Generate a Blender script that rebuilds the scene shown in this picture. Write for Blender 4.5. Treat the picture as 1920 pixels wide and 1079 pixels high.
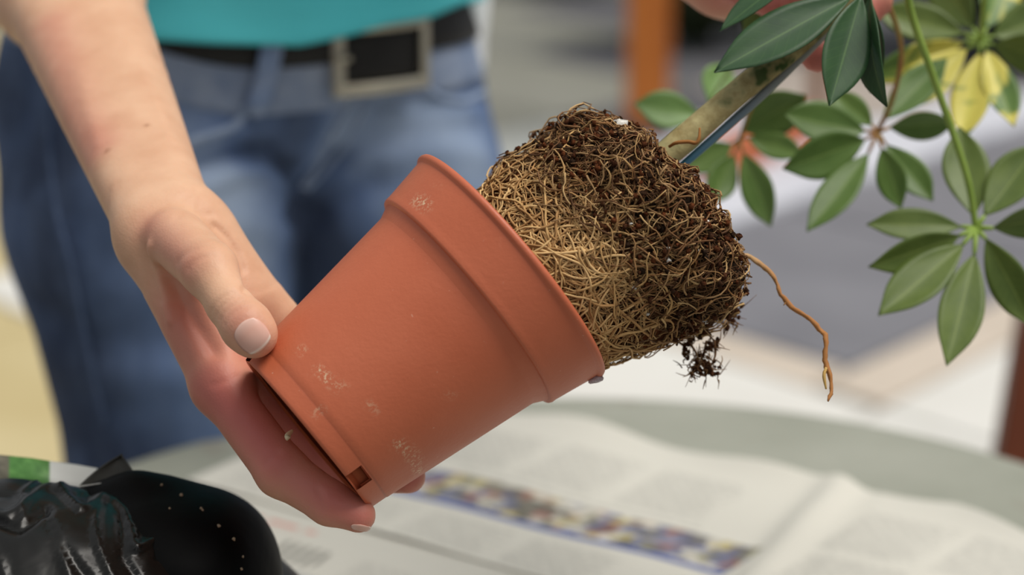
import bpy, math, random
import numpy as np
from mathutils import Vector, Matrix
from mathutils.bvhtree import BVHTree
from mathutils import noise as mnoise

random.seed(7)
rng = np.random.default_rng(7)
for o in list(bpy.data.objects):
    bpy.data.objects.remove(o)
S = bpy.context.scene
COL = S.collection

# ------------------------------------------------------------------ camera, sky, sun, exposure
F = 4140.0                      # focal length in pixels of the 1920 px frame
PITCH = math.radians(15)
CAM = Vector((0, 0, 1.193))
FW = Vector((0, math.cos(PITCH), -math.sin(PITCH)))
RT = Vector((1, 0, 0))
UP = Vector((0, math.sin(PITCH), math.cos(PITCH)))
cam = bpy.data.cameras.new('camera')
cam.sensor_width = 36
cam.lens = F / 1920 * 36
cam.clip_start = 0.05
cam.dof.use_dof = True
cam.dof.focus_distance = 0.882
cam.dof.aperture_fstop = 5.2
co = bpy.data.objects.new('camera', cam)
COL.objects.link(co)
co.location = CAM
co.rotation_euler = (math.radians(75), 0, 0)
S.camera = co

W = bpy.data.worlds.new('overcast_sky')
S.world = W
W.use_nodes = True
nt = W.node_tree
nt.nodes.clear()
wo = nt.nodes.new('ShaderNodeOutputWorld')
bg = nt.nodes.new('ShaderNodeBackground')
tc = nt.nodes.new('ShaderNodeTexCoord')
sx = nt.nodes.new('ShaderNodeSeparateXYZ')
rp = nt.nodes.new('ShaderNodeValToRGB')
rp.color_ramp.elements[0].position = 0.0
rp.color_ramp.elements[0].color = (0.42, 0.44, 0.47, 1)
rp.color_ramp.elements[1].position = 1.0
rp.color_ramp.elements[1].color = (0.95, 0.98, 1.0, 1)
nt.links.new(tc.outputs['Generated'], sx.inputs[0])
nt.links.new(sx.outputs['Z'], rp.inputs[0])
nt.links.new(rp.outputs[0], bg.inputs[0])
nt.links.new(bg.outputs[0], wo.inputs[0])
bg.inputs[1].default_value = 0.54

sl = bpy.data.lights.new('sun', 'SUN')
sl.energy = 2.75
sl.angle = math.radians(35)
sl.color = (1.0, 0.95, 0.88)
so = bpy.data.objects.new('sun', sl)
COL.objects.link(so)
so.rotation_euler = Vector((-0.42, 0.14, -0.95)).to_track_quat('-Z', 'Y').to_euler()

S.view_settings.view_transform = 'Standard'
S.view_settings.look = 'None'
S.view_settings.gamma = 1
S.view_settings.use_curve_mapping = False
S.view_settings.exposure = 0.06
try:
    S.cycles.use_denoising = True
    S.cycles.max_bounces = 6
except Exception:
    pass

# ------------------------------------------------------------------ helpers
def P(px, py, d):
    """world point at depth d behind pixel (px, py)"""
    return CAM + FW * d + RT * ((px - 960) / F * d) + UP * ((539.5 - py) / F * d)

def ray(px, py):
    return (FW + RT * ((px - 960) / F) + UP * ((539.5 - py) / F)).normalized()

def G(px, py, z=0.0):
    r = FW + RT * ((px - 960) / F) + UP * ((539.5 - py) / F)
    return CAM + r * ((z - CAM.z) / r.z)

def lin(r, g, b):
    def c(v):
        v /= 255.0
        return v / 12.92 if v <= 0.04045 else ((v + 0.055) / 1.055) ** 2.4
    return (c(r), c(g), c(b), 1.0)

class M:
    """small wrapper that builds a procedural node material"""
    def __init__(s, name, color, rough=0.6, spec=0.5, metal=0.0, sss=0.0, coat=0.0):
        s.m = bpy.data.materials.new(name)
        s.m.use_nodes = True
        s.nt = s.m.node_tree
        s.b = s.nt.nodes['Principled BSDF']
        s.b.inputs['Base Color'].default_value = color
        s.b.inputs['Roughness'].default_value = rough
        s.b.inputs['Specular IOR Level'].default_value = spec
        s.b.inputs['Metallic'].default_value = metal
        s.b.inputs['Coat Weight'].default_value = coat
        if sss:
            s.b.inputs['Subsurface Weight'].default_value = sss
            s.b.inputs['Subsurface Radius'].default_value = (0.004, 0.0015, 0.0008)
            s.b.inputs['Subsurface Scale'].default_value = 1.0
        s.col = None
        s.h = None
    def n(s, t, **kw):
        x = s.nt.nodes.new(t)
        for k, v in kw.items():
            if k in x.inputs:
                x.inputs[k].default_value = v
            else:
                setattr(x, k, v)
        return x
    def L(s, a, b):
        s.nt.links.new(a, b)
    def coord(s, kind='Object', scale=(1, 1, 1)):
        t = s.n('ShaderNodeTexCoord')
        mp = s.n('ShaderNodeMapping')
        mp.inputs['Scale'].default_value = scale
        s.L(t.outputs[kind], mp.inputs[0])
        return mp.outputs[0]
    def noise(s, scale, detail=3, rough=0.55, kind='Object', stretch=(1, 1, 1), dist=0.0):
        x = s.n('ShaderNodeTexNoise', Scale=scale, Detail=detail, Roughness=rough, Distortion=dist)
        s.L(s.coord(kind, stretch), x.inputs['Vector'])
        return x.outputs['Fac']
    def attr(s, name, out='Fac'):
        x = s.n('ShaderNodeAttribute')
        x.attribute_name = name
        return x.outputs[out]
    def ramp(s, fac, stops):
        r = s.n('ShaderNodeValToRGB')
        e = r.color_ramp.elements
        while len(e) < len(stops):
            e.new(0.5)
        for i, (p, c) in enumerate(stops):
            e[i].position = p
            e[i].color = c if len(c) == 4 else (*c, 1)
        s.L(fac, r.inputs[0])
        return r.outputs[0]
    def mix(s, fac, a, b, mode='MIX'):
        x = s.n('ShaderNodeMix')
        x.data_type = 'RGBA'
        x.blend_type = mode
        for inp, v in ((x.inputs[0], fac), (x.inputs[6], a), (x.inputs[7], b)):
            if hasattr(v, 'is_linked'):
                s.L(v, inp)
            else:
                inp.default_value = v
        return x.outputs[2]
    def math(s, op, a, b=0.0):
        x = s.n('ShaderNodeMath')
        x.operation = op
        for i, v in enumerate((a, b)):
            if hasattr(v, 'is_linked'):
                s.L(v, x.inputs[i])
            else:
                x.inputs[i].default_value = v
        return x.outputs[0]
    def color(s, c):
        s.L(c, s.b.inputs['Base Color'])
    def rough(s, c):
        s.L(c, s.b.inputs['Roughness'])
    def bump(s, h, dist=0.001, strength=1.0):
        x = s.n('ShaderNodeBump', Strength=strength, Distance=dist)
        s.L(h, x.inputs['Height'])
        if s.h is not None:
            s.L(s.h, x.inputs['Normal'])
        s.h = x.outputs[0]
        s.L(s.h, s.b.inputs['Normal'])

def simple(name, c1, c2, scale, rough=0.6, spec=0.4, bump=0.0, bscale=None, **kw):
    m = M(name, c1, rough, spec, **kw)
    m.color(m.ramp(m.noise(scale), [(0.3, c1), (0.7, c2)]))
    if bump:
        m.bump(m.noise(bscale or scale * 4), bump)
    return m

def mesh_obj(name, verts, faces, mat, parent=None, smooth=True, attrs=None, uv=None):
    me = bpy.data.meshes.new(name)
    verts = np.asarray(verts, dtype=np.float32)
    if isinstance(faces, np.ndarray) and faces.ndim == 2:
        k = faces.shape[1]
        me.vertices.add(len(verts))
        me.vertices.foreach_set('co', verts.ravel())
        me.loops.add(faces.size)
        me.loops.foreach_set('vertex_index', faces.astype(np.int32).ravel())
        me.polygons.add(len(faces))
        me.polygons.foreach_set('loop_start', np.arange(0, faces.size, k, dtype=np.int32))
        me.update(calc_edges=True)
    else:
        me.from_pydata([tuple(v) for v in verts], [], [tuple(int(i) for i in f) for f in faces])
        me.update()
    if smooth:
        me.polygons.foreach_set('use_smooth', np.ones(len(me.polygons), dtype=bool))
    for k, a in (attrs or {}).items():
        a = np.asarray(a, dtype=np.float32)
        if a.ndim == 1:
            at = me.attributes.new(k, 'FLOAT', 'POINT')
            at.data.foreach_set('value', a)
        else:
            at = me.attributes.new(k, 'FLOAT_COLOR', 'POINT')
            if a.shape[1] == 3:
                a = np.c_[a, np.ones(len(a))]
            at.data.foreach_set('color', a.astype(np.float32).ravel())
    if mat is not None:
        me.materials.append(mat.m if isinstance(mat, M) else mat)
    o = bpy.data.objects.new(name, me)
    COL.objects.link(o)
    if parent is not None:
        o.parent = parent
    return o

def tag(o, label=None, cat=None, group=None, kind=None):
    for k, v in (('label', label), ('category', cat), ('group', group), ('kind', kind)):
        if v:
            o[k] = v
    return o

def empty(name, label, cat, group=None):
    o = bpy.data.objects.new(name, None)
    o.empty_display_size = 0.02
    COL.objects.link(o)
    return tag(o, label, cat, group)

def catmull(pts, sub):
    pts = np.asarray(pts, dtype=float)
    if sub <= 1 or len(pts) < 3:
        return pts
    e = np.vstack([2 * pts[0] - pts[1], pts, 2 * pts[-1] - pts[-2]])
    out = []
    for i in range(len(pts) - 1):
        p0, p1, p2, p3 = e[i:i + 4]
        for j in range(sub):
            t = j / sub
            out.append(0.5 * ((2 * p1) + (-p0 + p2) * t + (2 * p0 - 5 * p1 + 4 * p2 - p3) * t * t + (-p0 + 3 * p1 - 3 * p2 + p3) * t ** 3))
    out.append(pts[-1])
    return np.array(out)

def tube(pts, radii, sides=6, sub=1):
    """closed tube along a polyline -> verts, quads (ends pinched)"""
    pr = np.c_[np.asarray([tuple(p) for p in pts], dtype=float), np.broadcast_to(radii, (len(pts),))]
    pr = catmull(pr, sub)
    p, r = pr[:, :3], pr[:, 3]
    n = len(p)
    t = np.gradient(p, axis=0)
    t /= np.linalg.norm(t, axis=1, keepdims=True) + 1e-12
    a = np.array([0.31, 0.62, 0.72])
    u = np.cross(t, a)
    u /= np.linalg.norm(u, axis=1, keepdims=True) + 1e-12
    w = np.cross(t, u)
    ang = np.arange(sides) * 2 * np.pi / sides
    rr = r.copy()
    ring = p[:, None] + rr[:, None, None] * (np.cos(ang)[None, :, None] * u[:, None] + np.sin(ang)[None, :, None] * w[:, None])
    v = ring.reshape(-1, 3)
    v = np.vstack([v, p[0] - t[0] * r[0] * 0.5, p[-1] + t[-1] * r[-1] * 0.5])
    q = []
    for i in range(n - 1):
        for j in range(sides):
            k = (j + 1) % sides
            q.append((i * sides + j, i * sides + k, (i + 1) * sides + k, (i + 1) * sides + j))
    A, B = n * sides, n * sides + 1
    for j in range(sides):
        k = (j + 1) % sides
        q.append((A, k, j, j))
        q.append((B, (n - 1) * sides + j, (n - 1) * sides + k, (n - 1) * sides + k))
    return v, q

class Soup:
    def __init__(s):
        s.v, s.f, s.c, s.n = [], [], [], 0
    def add(s, v, f, c=None):
        v = np.asarray(v, dtype=float)
        s.v.append(v)
        for q in f:
            q = tuple(dict.fromkeys(q))
            s.f.append(tuple(i + s.n for i in q))
        if c is not None:
            s.c.append(np.broadcast_to(np.asarray(c, dtype=float), (len(v),) + np.shape(c)[-1:] if np.ndim(c) else (len(v),)))
        s.n += len(v)
    def box(s, c, size, rot=None):
        c = np.array(c, dtype=float)
        h = np.array(size) / 2
        v = np.array([[x, y, z] for x in (-1, 1) for y in (-1, 1) for z in (-1, 1)]) * h
        if rot is not None:
            v = v @ np.array(rot).T
        s.add(v + c, [(0, 1, 3, 2), (4, 6, 7, 5), (0, 4, 5, 1), (2, 3, 7, 6), (0, 2, 6, 4), (1, 5, 7, 3)])
    def tube(s, *a, c=None, **k):
        v, f = tube(*a, **k)
        s.add(v, f, c)
    def build(s, name, mat, parent=None, smooth=True, bevel=0.0, attr=None):
        at = {attr: np.concatenate(s.c)} if attr and s.c else None
        o = mesh_obj(name, np.vstack(s.v), s.f, mat, parent, smooth, at)
        if bevel:
            b = o.modifiers.new('bevel', 'BEVEL')
            b.width = bevel
            b.segments = 3
            b.limit_method = 'ANGLE'
        return o

def grid_faces(nu, nv, wrap_u=False):
    f = []
    for i in range(nu if wrap_u else nu - 1):
        k = (i + 1) % nu
        for j in range(nv - 1):
            f.append((i * nv + j, k * nv + j, k * nv + j + 1, i * nv + j + 1))
    return np.array(f)

def lathe(profile, n, frame, theta_fn=None):
    """profile [(r, a)], frame = (origin, axis, e1, e2)"""
    O, A, e1, e2 = [np.array(x) for x in frame]
    pr = np.array(profile)
    th = np.arange(n) * 2 * np.pi / n
    dirs = np.cos(th)[:, None] * e1 + np.sin(th)[:, None] * e2
    v = O + dirs[:, None, :] * pr[None, :, 0, None] + A[None, None] * pr[None, :, 1, None]
    return v.reshape(-1, 3), grid_faces(n, len(pr), True)

# ------------------------------------------------------------------ implicit surfaces (smooth blends meshed by surface nets)
def smin(a, b, k):
    if k <= 0:
        return np.minimum(a, b)
    h = np.maximum(k - np.abs(a - b), 0) / k
    return np.minimum(a, b) - h * h * k * 0.25

def rcone(a, ra, b, rb):
    a, b = np.array(a, dtype=np.float32), np.array(b, dtype=np.float32)
    lo = np.minimum(a - ra, b - rb)
    hi = np.maximum(a + ra, b + rb)
    ba = b - a
    l2 = float(ba @ ba)
    def f(X, Y, Z):
        t = ((X - a[0]) * ba[0] + (Y - a[1]) * ba[1] + (Z - a[2]) * ba[2]) / l2
        t = np.clip(t, 0, 1)
        dx, dy, dz = X - (a[0] + ba[0] * t), Y - (a[1] + ba[1] * t), Z - (a[2] + ba[2] * t)
        return np.sqrt(dx * dx + dy * dy + dz * dz) - (ra + (rb - ra) * t)
    return f, lo, hi

def ell(c, axes, radii):
    c = np.array(c, dtype=np.float32)
    R = np.array([tuple(a) for a in axes], dtype=np.float32)
    r = np.array(radii, dtype=np.float32)
    ext = np.sqrt(((R * r[:, None]) ** 2).sum(0))
    def f(X, Y, Z):
        dx, dy, dz = X - c[0], Y - c[1], Z - c[2]
        q = [(R[i, 0] * dx + R[i, 1] * dy + R[i, 2] * dz) for i in range(3)]
        k0 = np.sqrt(sum((q[i] / r[i]) ** 2 for i in range(3)))
        k1 = np.sqrt(sum((q[i] / r[i] ** 2) ** 2 for i in range(3))) + 1e-9
        return k0 * (k0 - 1) / k1
    return f, c - ext, c + ext

class Field:
    def __init__(s, xs, ys, zs):
        s.ax = [np.asarray(a, dtype=np.float32) for a in (xs, ys, zs)]
        s.f = np.full([len(a) for a in s.ax], 0.2, dtype=np.float32)
    def sl(s, lo, hi, m):
        out = []
        for a, l, h in zip(s.ax, lo, hi):
            i = int(np.searchsorted(a, l - m))
            j = int(np.searchsorted(a, h + m))
            out.append(slice(max(i - 1, 0), min(j + 1, len(a))))
        return tuple(out)
    def ev(s, prim, sl):
        X = s.ax[0][sl[0]][:, None, None]
        Y = s.ax[1][sl[1]][None, :, None]
        Z = s.ax[2][sl[2]][None, None, :]
        return prim[0](X, Y, Z)
    def add(s, prim, k=0.0):
        sl = s.sl(prim[1], prim[2], k + 0.012)
        s.f[sl] = smin(s.f[sl], s.ev(prim, sl), k)
    def sub(s, prim, k=0.002):
        sl = s.sl(prim[1], prim[2], k + 0.012)
        s.f[sl] = -smin(-s.f[sl], s.ev(prim, sl), k)
    def branch(s, base, prims, k, kin=0.003):
        """blend a chain into the frozen base field only, so neighbouring fingers stay apart"""
        lo = np.min([p[1] for p in prims], 0)
        hi = np.max([p[2] for p in prims], 0)
        sl = s.sl(lo, hi, k + 0.012)
        d = None
        for p in prims:
            e = s.ev(p, sl)
            d = e if d is None else smin(d, e, kin)
        s.f[sl] = smin(s.f[sl], smin(base[sl], d, k), 0.0012)

def surface_nets(field, smooth=3):
    f = field.f
    xs, ys, zs = field.ax
    s = f < 0
    nx, ny, nz = f.shape
    c = np.zeros((nx - 1, ny - 1, nz - 1), dtype=np.int8)
    for dx in (0, 1):
        for dy in (0, 1):
            for dz in (0, 1):
                c += s[dx:nx - 1 + dx, dy:ny - 1 + dy, dz:nz - 1 + dz]
    act = np.argwhere((c > 0) & (c < 8))
    idx = np.full(c.shape, -1, dtype=np.int32)
    idx[act[:, 0], act[:, 1], act[:, 2]] = np.arange(len(act))
    acc = np.zeros((len(act), 3))
    cnt = np.zeros(len(act))
    for ax in range(3):
        o = [0, 1, 2]
        o.remove(ax)
        for a in (0, 1):
            for b in (0, 1):
                i0 = act.copy()
                i0[:, o[0]] += a
                i0[:, o[1]] += b
                i1 = i0.copy()
                i1[:, ax] += 1
                f0 = f[i0[:, 0], i0[:, 1], i0[:, 2]]
                f1 = f[i1[:, 0], i1[:, 1], i1[:, 2]]
                m = (f0 < 0) != (f1 < 0)
                t = np.where(m, f0 / (f0 - f1 + 1e-20), 0)
                p0 = np.stack([xs[i0[:, 0]], ys[i0[:, 1]], zs[i0[:, 2]]], 1)
                p1 = np.stack([xs[i1[:, 0]], ys[i1[:, 1]], zs[i1[:, 2]]], 1)
                p = p0 + (p1 - p0) * t[:, None]
                acc[m] += p[m]
                cnt[m] += 1
    v = acc / cnt[:, None]
    quads = []
    for ax in range(3):
        o = [(ax + 1) % 3, (ax + 2) % 3]
        sl0 = [slice(1, -1)] * 3
        sl1 = [slice(1, -1)] * 3
        sl0[ax] = slice(0, -1)
        sl1[ax] = slice(1, None)
        a0, a1 = s[tuple(sl0)], s[tuple(sl1)]
        e = np.argwhere(a0 != a1)
        if not len(e):
            continue
        flip = a0[e[:, 0], e[:, 1], e[:, 2]]
        base = e.copy()
        base[:, o[0]] += 1
        base[:, o[1]] += 1
        def cell(d0, d1):
            q = base.copy()
            q[:, o[0]] += d0
            q[:, o[1]] += d1
            return idx[q[:, 0], q[:, 1], q[:, 2]]
        q = np.stack([cell(-1, -1), cell(0, -1), cell(0, 0), cell(-1, 0)], 1)
        q[~flip] = q[~flip][:, ::-1]
        quads.append(q[(q >= 0).all(1)])
    q = np.vstack(quads)
    v = relax(v, q, smooth)
    return v, q

def relax(v, q, it):
    e = np.vstack([q[:, [0, 1]], q[:, [1, 2]], q[:, [2, 3]], q[:, [3, 0]]])
    e = np.vstack([e, e[:, ::-1]])
    n = len(v)
    deg = np.bincount(e[:, 0], minlength=n)
    for k in range(it * 2):
        lam = 0.5 if k % 2 == 0 else -0.52
        av = np.stack([np.bincount(e[:, 0], v[e[:, 1], i], minlength=n) for i in range(3)], 1) / deg[:, None]
        v = v + lam * (av - v)
    return v

def vnormals(v, q):
    a, b, c = v[q[:, 0]], v[q[:, 1]], v[q[:, 2]]
    d = v[q[:, 3]]
    fn = np.cross(c - a, d - b)
    n = np.zeros_like(v)
    for i in range(4):
        for k in range(3):
            n[:, k] += np.bincount(q[:, i], fn[:, k], minlength=len(v))
    return n / (np.linalg.norm(n, axis=1, keepdims=True) + 1e-12)

def axis(lo, hi, fine=None, step=0.0012, coarse=0.004):
    if fine is None:
        return np.arange(lo, hi, coarse)
    fl, fh = fine
    a = []
    x = fl
    st = step
    while x > lo:
        st = min(st * 1.12, coarse)
        x -= st
        a.append(x)
    a = a[::-1] + list(np.arange(fl, fh, step))
    x = a[-1]
    st = step
    while x < hi:
        st = min(st * 1.12, coarse)
        x += st
        a.append(x)
    return np.array(a)

def bvh(v, q):
    return BVHTree.FromPolygons([tuple(p) for p in v], [tuple(int(i) for i in f) for f in q])

def hit(tree, px, py, off=0.0):
    r = ray(px, py)
    loc, nrm, i, d = tree.ray_cast(CAM, r)
    if loc is None:
        return None
    if nrm.dot(r) > 0:
        nrm = -nrm
    return loc + nrm * off

def dist_poly(v, pts):
    """distance of every vertex to a 3-D polyline"""
    pts = np.array([tuple(p) for p in pts])
    best = np.full(len(v), 9.0)
    for a, b in zip(pts[:-1], pts[1:]):
        ba = b - a
        t = np.clip(((v - a) @ ba) / (ba @ ba + 1e-12), 0, 1)
        best = np.minimum(best, np.linalg.norm(v - (a + t[:, None] * ba), axis=1))
    return best

def fbm(v, scale, seed=0.0, octv=3):
    out = np.empty(len(v))
    for i, p in enumerate(v):
        out[i] = mnoise.fractal(Vector((p[0] * scale + seed, p[1] * scale - seed, p[2] * scale + 2 * seed)), 1.0, 2.0, octv)
    return out

#@@SETTING
# ------------------------------------------------------------------ materials of the setting
m_grey_slab = simple('grey_paving', lin(112, 112, 118), lin(128, 128, 134), 3, 0.85, 0.2, 0.002, 40)
m_white_slab = simple('pale_paving', lin(208, 206, 200), lin(220, 219, 214), 3, 0.8, 0.2, 0.002, 40)
m_beige_slab = simple('beige_paving', lin(190, 178, 164), lin(204, 192, 178), 4, 0.85, 0.2, 0.002, 40)
m_cream_slab = simple('sandstone_paving', lin(180, 163, 118), lin(196, 182, 142), 2.2, 0.85, 0.2, 0.002, 30)
m_taupe_slab = simple('taupe_paving', lin(160, 149, 140), lin(172, 163, 155), 3, 0.85, 0.2, 0.002, 40)
m_mid_slab = simple('mid_grey_paving', lin(134, 134, 128), lin(156, 158, 155), 1.2, 0.85, 0.2, 0.002, 40)
m_joint = simple('joint_sand', lin(120, 116, 108), lin(140, 136, 128), 6, 0.95, 0.1)
m_post = M('orange_timber', lin(190, 108, 36), 0.55, 0.4)
m_post.color(m_post.ramp(m_post.noise(6, 4, stretch=(6, 6, 0.6)), [(0.3, lin(170, 92, 28)), (0.7, lin(206, 124, 48))]))
m_darkwood = M('dark_red_timber', lin(96, 44, 18), 0.5, 0.4)
m_darkwood.color(m_darkwood.ramp(m_darkwood.noise(8, 4, stretch=(6, 6, 0.8)), [(0.3, lin(88, 38, 14)), (0.7, lin(118, 58, 28))]))
m_redwood = simple('red_timber', lin(168, 86, 46), lin(184, 102, 60), 5, 0.6)

# ------------------------------------------------------------------ the setting: paved terrace
sp = Soup()
sp.box((0, 6, -0.06), (14, 16, 0.08))
floor = sp.build('floor', m_joint, smooth=False)
tag(floor, kind='structure')

def slab(corners, mat, top=0.0, h=0.03):
    c = np.array([(p[0], p[1]) for p in corners])
    ctr = c.mean(0)
    v = [(x, y, top - h) for x, y in c] + [(x, y, top) for x, y in c]
    v = np.array(v)
    n = len(c)
    area = sum(c[i][0] * c[(i + 1) % n][1] - c[(i + 1) % n][0] * c[i][1] for i in range(n))
    order = list(range(n)) if area > 0 else list(range(n))[::-1]
    f = [tuple(n + i for i in order)]
    for a in range(n):
        i, j = order[a], order[(a + 1) % n]
        f.append((i, j, n + j, n + i))
    o = mesh_obj('paving_slab', v - np.array([*ctr, 0]), f, mat, floor, False)
    o.location = (*ctr, 0)
    b = o.modifiers.new('bevel', 'BEVEL')
    b.width = 0.006
    b.segments = 2
    return o

# the paving runs along directions U (to the right and away) and V (to the left and away)
Oc = Vector((0.618, 3.882, 0))
U = Vector((0.62, 0.79, 0)).normalized()
V = Vector((-0.64, 0.76, 0)).normalized()
def uv(u, v):
    return Oc + U * u + V * v
def slab_run(u0, u1, v0, v1, mat, top=0.0, g=0.006):
    slab([uv(u0 + g, v0 + g), uv(u1 - g, v0 + g), uv(u1 - g, v1 - g), uv(u0 + g, v1 - g)], mat, top)
# dark grey slab field
for i in range(3):
    for j in range(1):
        slab_run(0.9 * i, 0.9 * (i + 1), 0, 0.80, m_grey_slab)
# beige border strip on its two near sides
for i in range(3):
    slab_run(-0.12 + 0.95 * i, -0.12 + 0.95 * (i + 1), -0.16, 0, m_beige_slab)
for j in range(2):
    slab_run(-0.14, 0, 0.4 * j, 0.4 * (j + 1), m_beige_slab)
# white slabs nearer to the table
for i in range(-1, 4):
    slab_run(-0.14 + 0.8 * i, -0.14 + 0.8 * (i + 1), -0.50, -0.16, m_white_slab)
    slab_run(-0.14 + 0.8 * i, -0.14 + 0.8 * (i + 1), -1.2, -0.50, m_white_slab)
m_cool = simple('cool_grey_paving', lin(186, 186, 186), lin(196, 196, 196), 3, 0.8)
for i in range(-1, 5):
    slab_run(-0.14 + 0.8 * i, -0.14 + 0.8 * (i + 1), -2.0, -1.2, m_cool)
for j in range(0, 3):
    slab_run(-1.0, -0.14, -0.16 + 0.66 * j, -0.16 + 0.66 * (j + 1), m_white_slab)
# white kerb beyond the grey slabs
m_kerb = simple('white_kerb_paint', lin(194, 196, 206), lin(206, 208, 216), 3, 0.7)
for i in range(4):
    slab_run(-0.14 + 0.7 * i, -0.14 + 0.7 * (i + 1), 0.80, 1.16, m_kerb, 0.012)
    if i < 3:
        slab_run(-0.14 + 0.7 * i, -0.14 + 0.7 * (i + 1), 1.16, 1.62, m_kerb)
# taupe slabs to the right, greys beyond, sandstone on the left
m_pale_grey = simple('pale_grey_paving', lin(150, 153, 150), lin(164, 167, 164), 2, 0.85, 0.2, 0.002, 40)
m_far_grey = simple('far_grey_paving', lin(124, 124, 114), lin(136, 136, 128), 2, 0.85, 0.2, 0.002, 40)
m_dark_grey = simple('dark_grey_paving', lin(82, 82, 86), lin(96, 96, 100), 2, 0.85, 0.2, 0.002, 40)
def tone(p):
    if p.x < (-0.42 if p.y < 4.6 else -0.95):
        return m_cream_slab
    if p.x > 1.0 and p.y < 7.2:
        return m_taupe_slab
    if p.x > 0.42 and p.y > 6.0:
        return m_dark_grey
    return m_pale_grey if p.y < 6.3 else m_far_grey
def far_run(u0, v0, du=0.8, dv=0.8):
    p = uv(u0 + du / 2, v0 + dv / 2)
    if -3.2 < p.x < 4.5 and 2.5 < p.y < 12:
        slab_run(u0, u0 + du, v0, v0 + dv, tone(p))
for i in range(7):
    for j in range(6):
        if i < 3 and j == 0:
            far_run(-0.14 + 0.7 * i, 1.62, 0.7, 0.34)
        elif j == 0:
            far_run(-0.14 + 0.7 * i, 1.16, 0.7, 0.8)
        else:
            far_run(-0.14 + 0.7 * i, 1.16 + 0.8 * j, 0.7, 0.8)
for i in range(-5, 0):
    for j in range(0, 7):
        far_run(-1.0 + 0.8 * i, -0.16 + 0.8 * j)
for j in range(0, 5):
    far_run(-1.0, 1.82 + 0.8 * j, 0.86, 0.8)

# orange timber post of a pergola on a metal shoe
post = empty('wooden_post', 'square orange-brown timber post standing on the paving behind the root ball', 'post')
pb = G(1215, 262)
s_ = Soup()
s_.box((pb.x, pb.y + 0.06, 1.25), (0.118, 0.12, 2.46))
s_.build('shaft', m_post, post, False, 0.006)
s_ = Soup()
s_.box((pb.x, pb.y + 0.06, 0.02), (0.15, 0.15, 0.05))
s_.build('metal_shoe', simple('dark_steel', lin(70, 66, 60), lin(84, 80, 74), 8, 0.5), post, False, 0.004)
# a thin timber stake further right
tp = G(1531, 232)
s_ = Soup()
s_.box((tp.x, tp.y, 0.5), (0.045, 0.045, 1.0))
thin = s_.build('wooden_stake', simple('brown_timber', lin(128, 84, 52), lin(142, 98, 64), 5, 0.6), None, False, 0.004)
tag(thin, 'thin brown timber stake seen just below the fingertips holding the stem', 'stake')
# orange-red timber edging lying on the paving
a, b = G(1318, 350), G(1512, 262)
d = (b - a)
s_ = Soup()
q = Vector((d.x, d.y, 0)).normalized()
s_.box(((a.x + b.x) / 2, (a.y + b.y) / 2, 0.045), (d.length, 0.09, 0.09), Matrix(((q.x, -q.y, 0), (q.y, q.x, 0), (0, 0, 1))))
edge = s_.build('timber_edging', m_redwood, None, False, 0.008)
tag(edge, 'orange-red timber length lying on pale paving behind the lower leaves', 'timber')

# wooden garden chair: only one splayed leg comes into view
chair = empty('garden_chair', 'dark red wooden garden chair with one splayed leg at the right edge', 'chair')
dch = 2.15
l0, l1 = P(1872, 850, dch), P(1909, 640, dch)
dirl = (l1 - l0).normalized()
foot = l0 - dirl * (l0.z / dirl.z)
topl = l0 + dirl * ((0.62 - l0.z) / dirl.z)
def beam(name, a, b, w, t, mat, parent):
    a, b = Vector(a), Vector(b)
    z = (b - a).normalized()
    x = Vector((1, 0, 0)) - z * z.x
    x.normalize()
    y = z.cross(x)
    s = Soup()
    s.box((a + b) / 2, (w, t, (b - a).length), Matrix((x, y, z)).transposed())
    return s.build(name, mat, parent, False, 0.004)
off = Vector((0.022, 0.0, 0))
beam('leg', foot + off, topl + off, 0.05, 0.035, m_darkwood, chair)
beam('leg', foot + Vector((0.50, -0.12, 0)), topl + Vector((0.42, -0.10, 0)), 0.05, 0.035, m_darkwood, chair)
beam('leg', foot + Vector((0.62, 0.42, 0)), topl + Vector((0.56, 0.38, 0.35)), 0.05, 0.035, m_darkwood, chair)
beam('leg', foot + Vector((0.98, 0.34, 0)), topl + Vector((0.94, 0.30, 0.35)), 0.05, 0.035, m_darkwood, chair)
for i in range(5):
    c = topl + Vector((0.24 + 0.1 * i, -0.04 + 0.09 * i, 0.0))
    beam('seat_slat', c + Vector((-0.22, 0, 0)), c + Vector((0.22, 0, 0)), 0.075, 0.02, m_darkwood, chair)
for i in range(3):
    c = topl + Vector((0.74, 0.34, 0.12 + 0.1 * i))
    beam('back_slat', c + Vector((-0.22, 0, 0)), c + Vector((0.22, 0, 0)), 0.07, 0.02, m_darkwood, chair)

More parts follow.
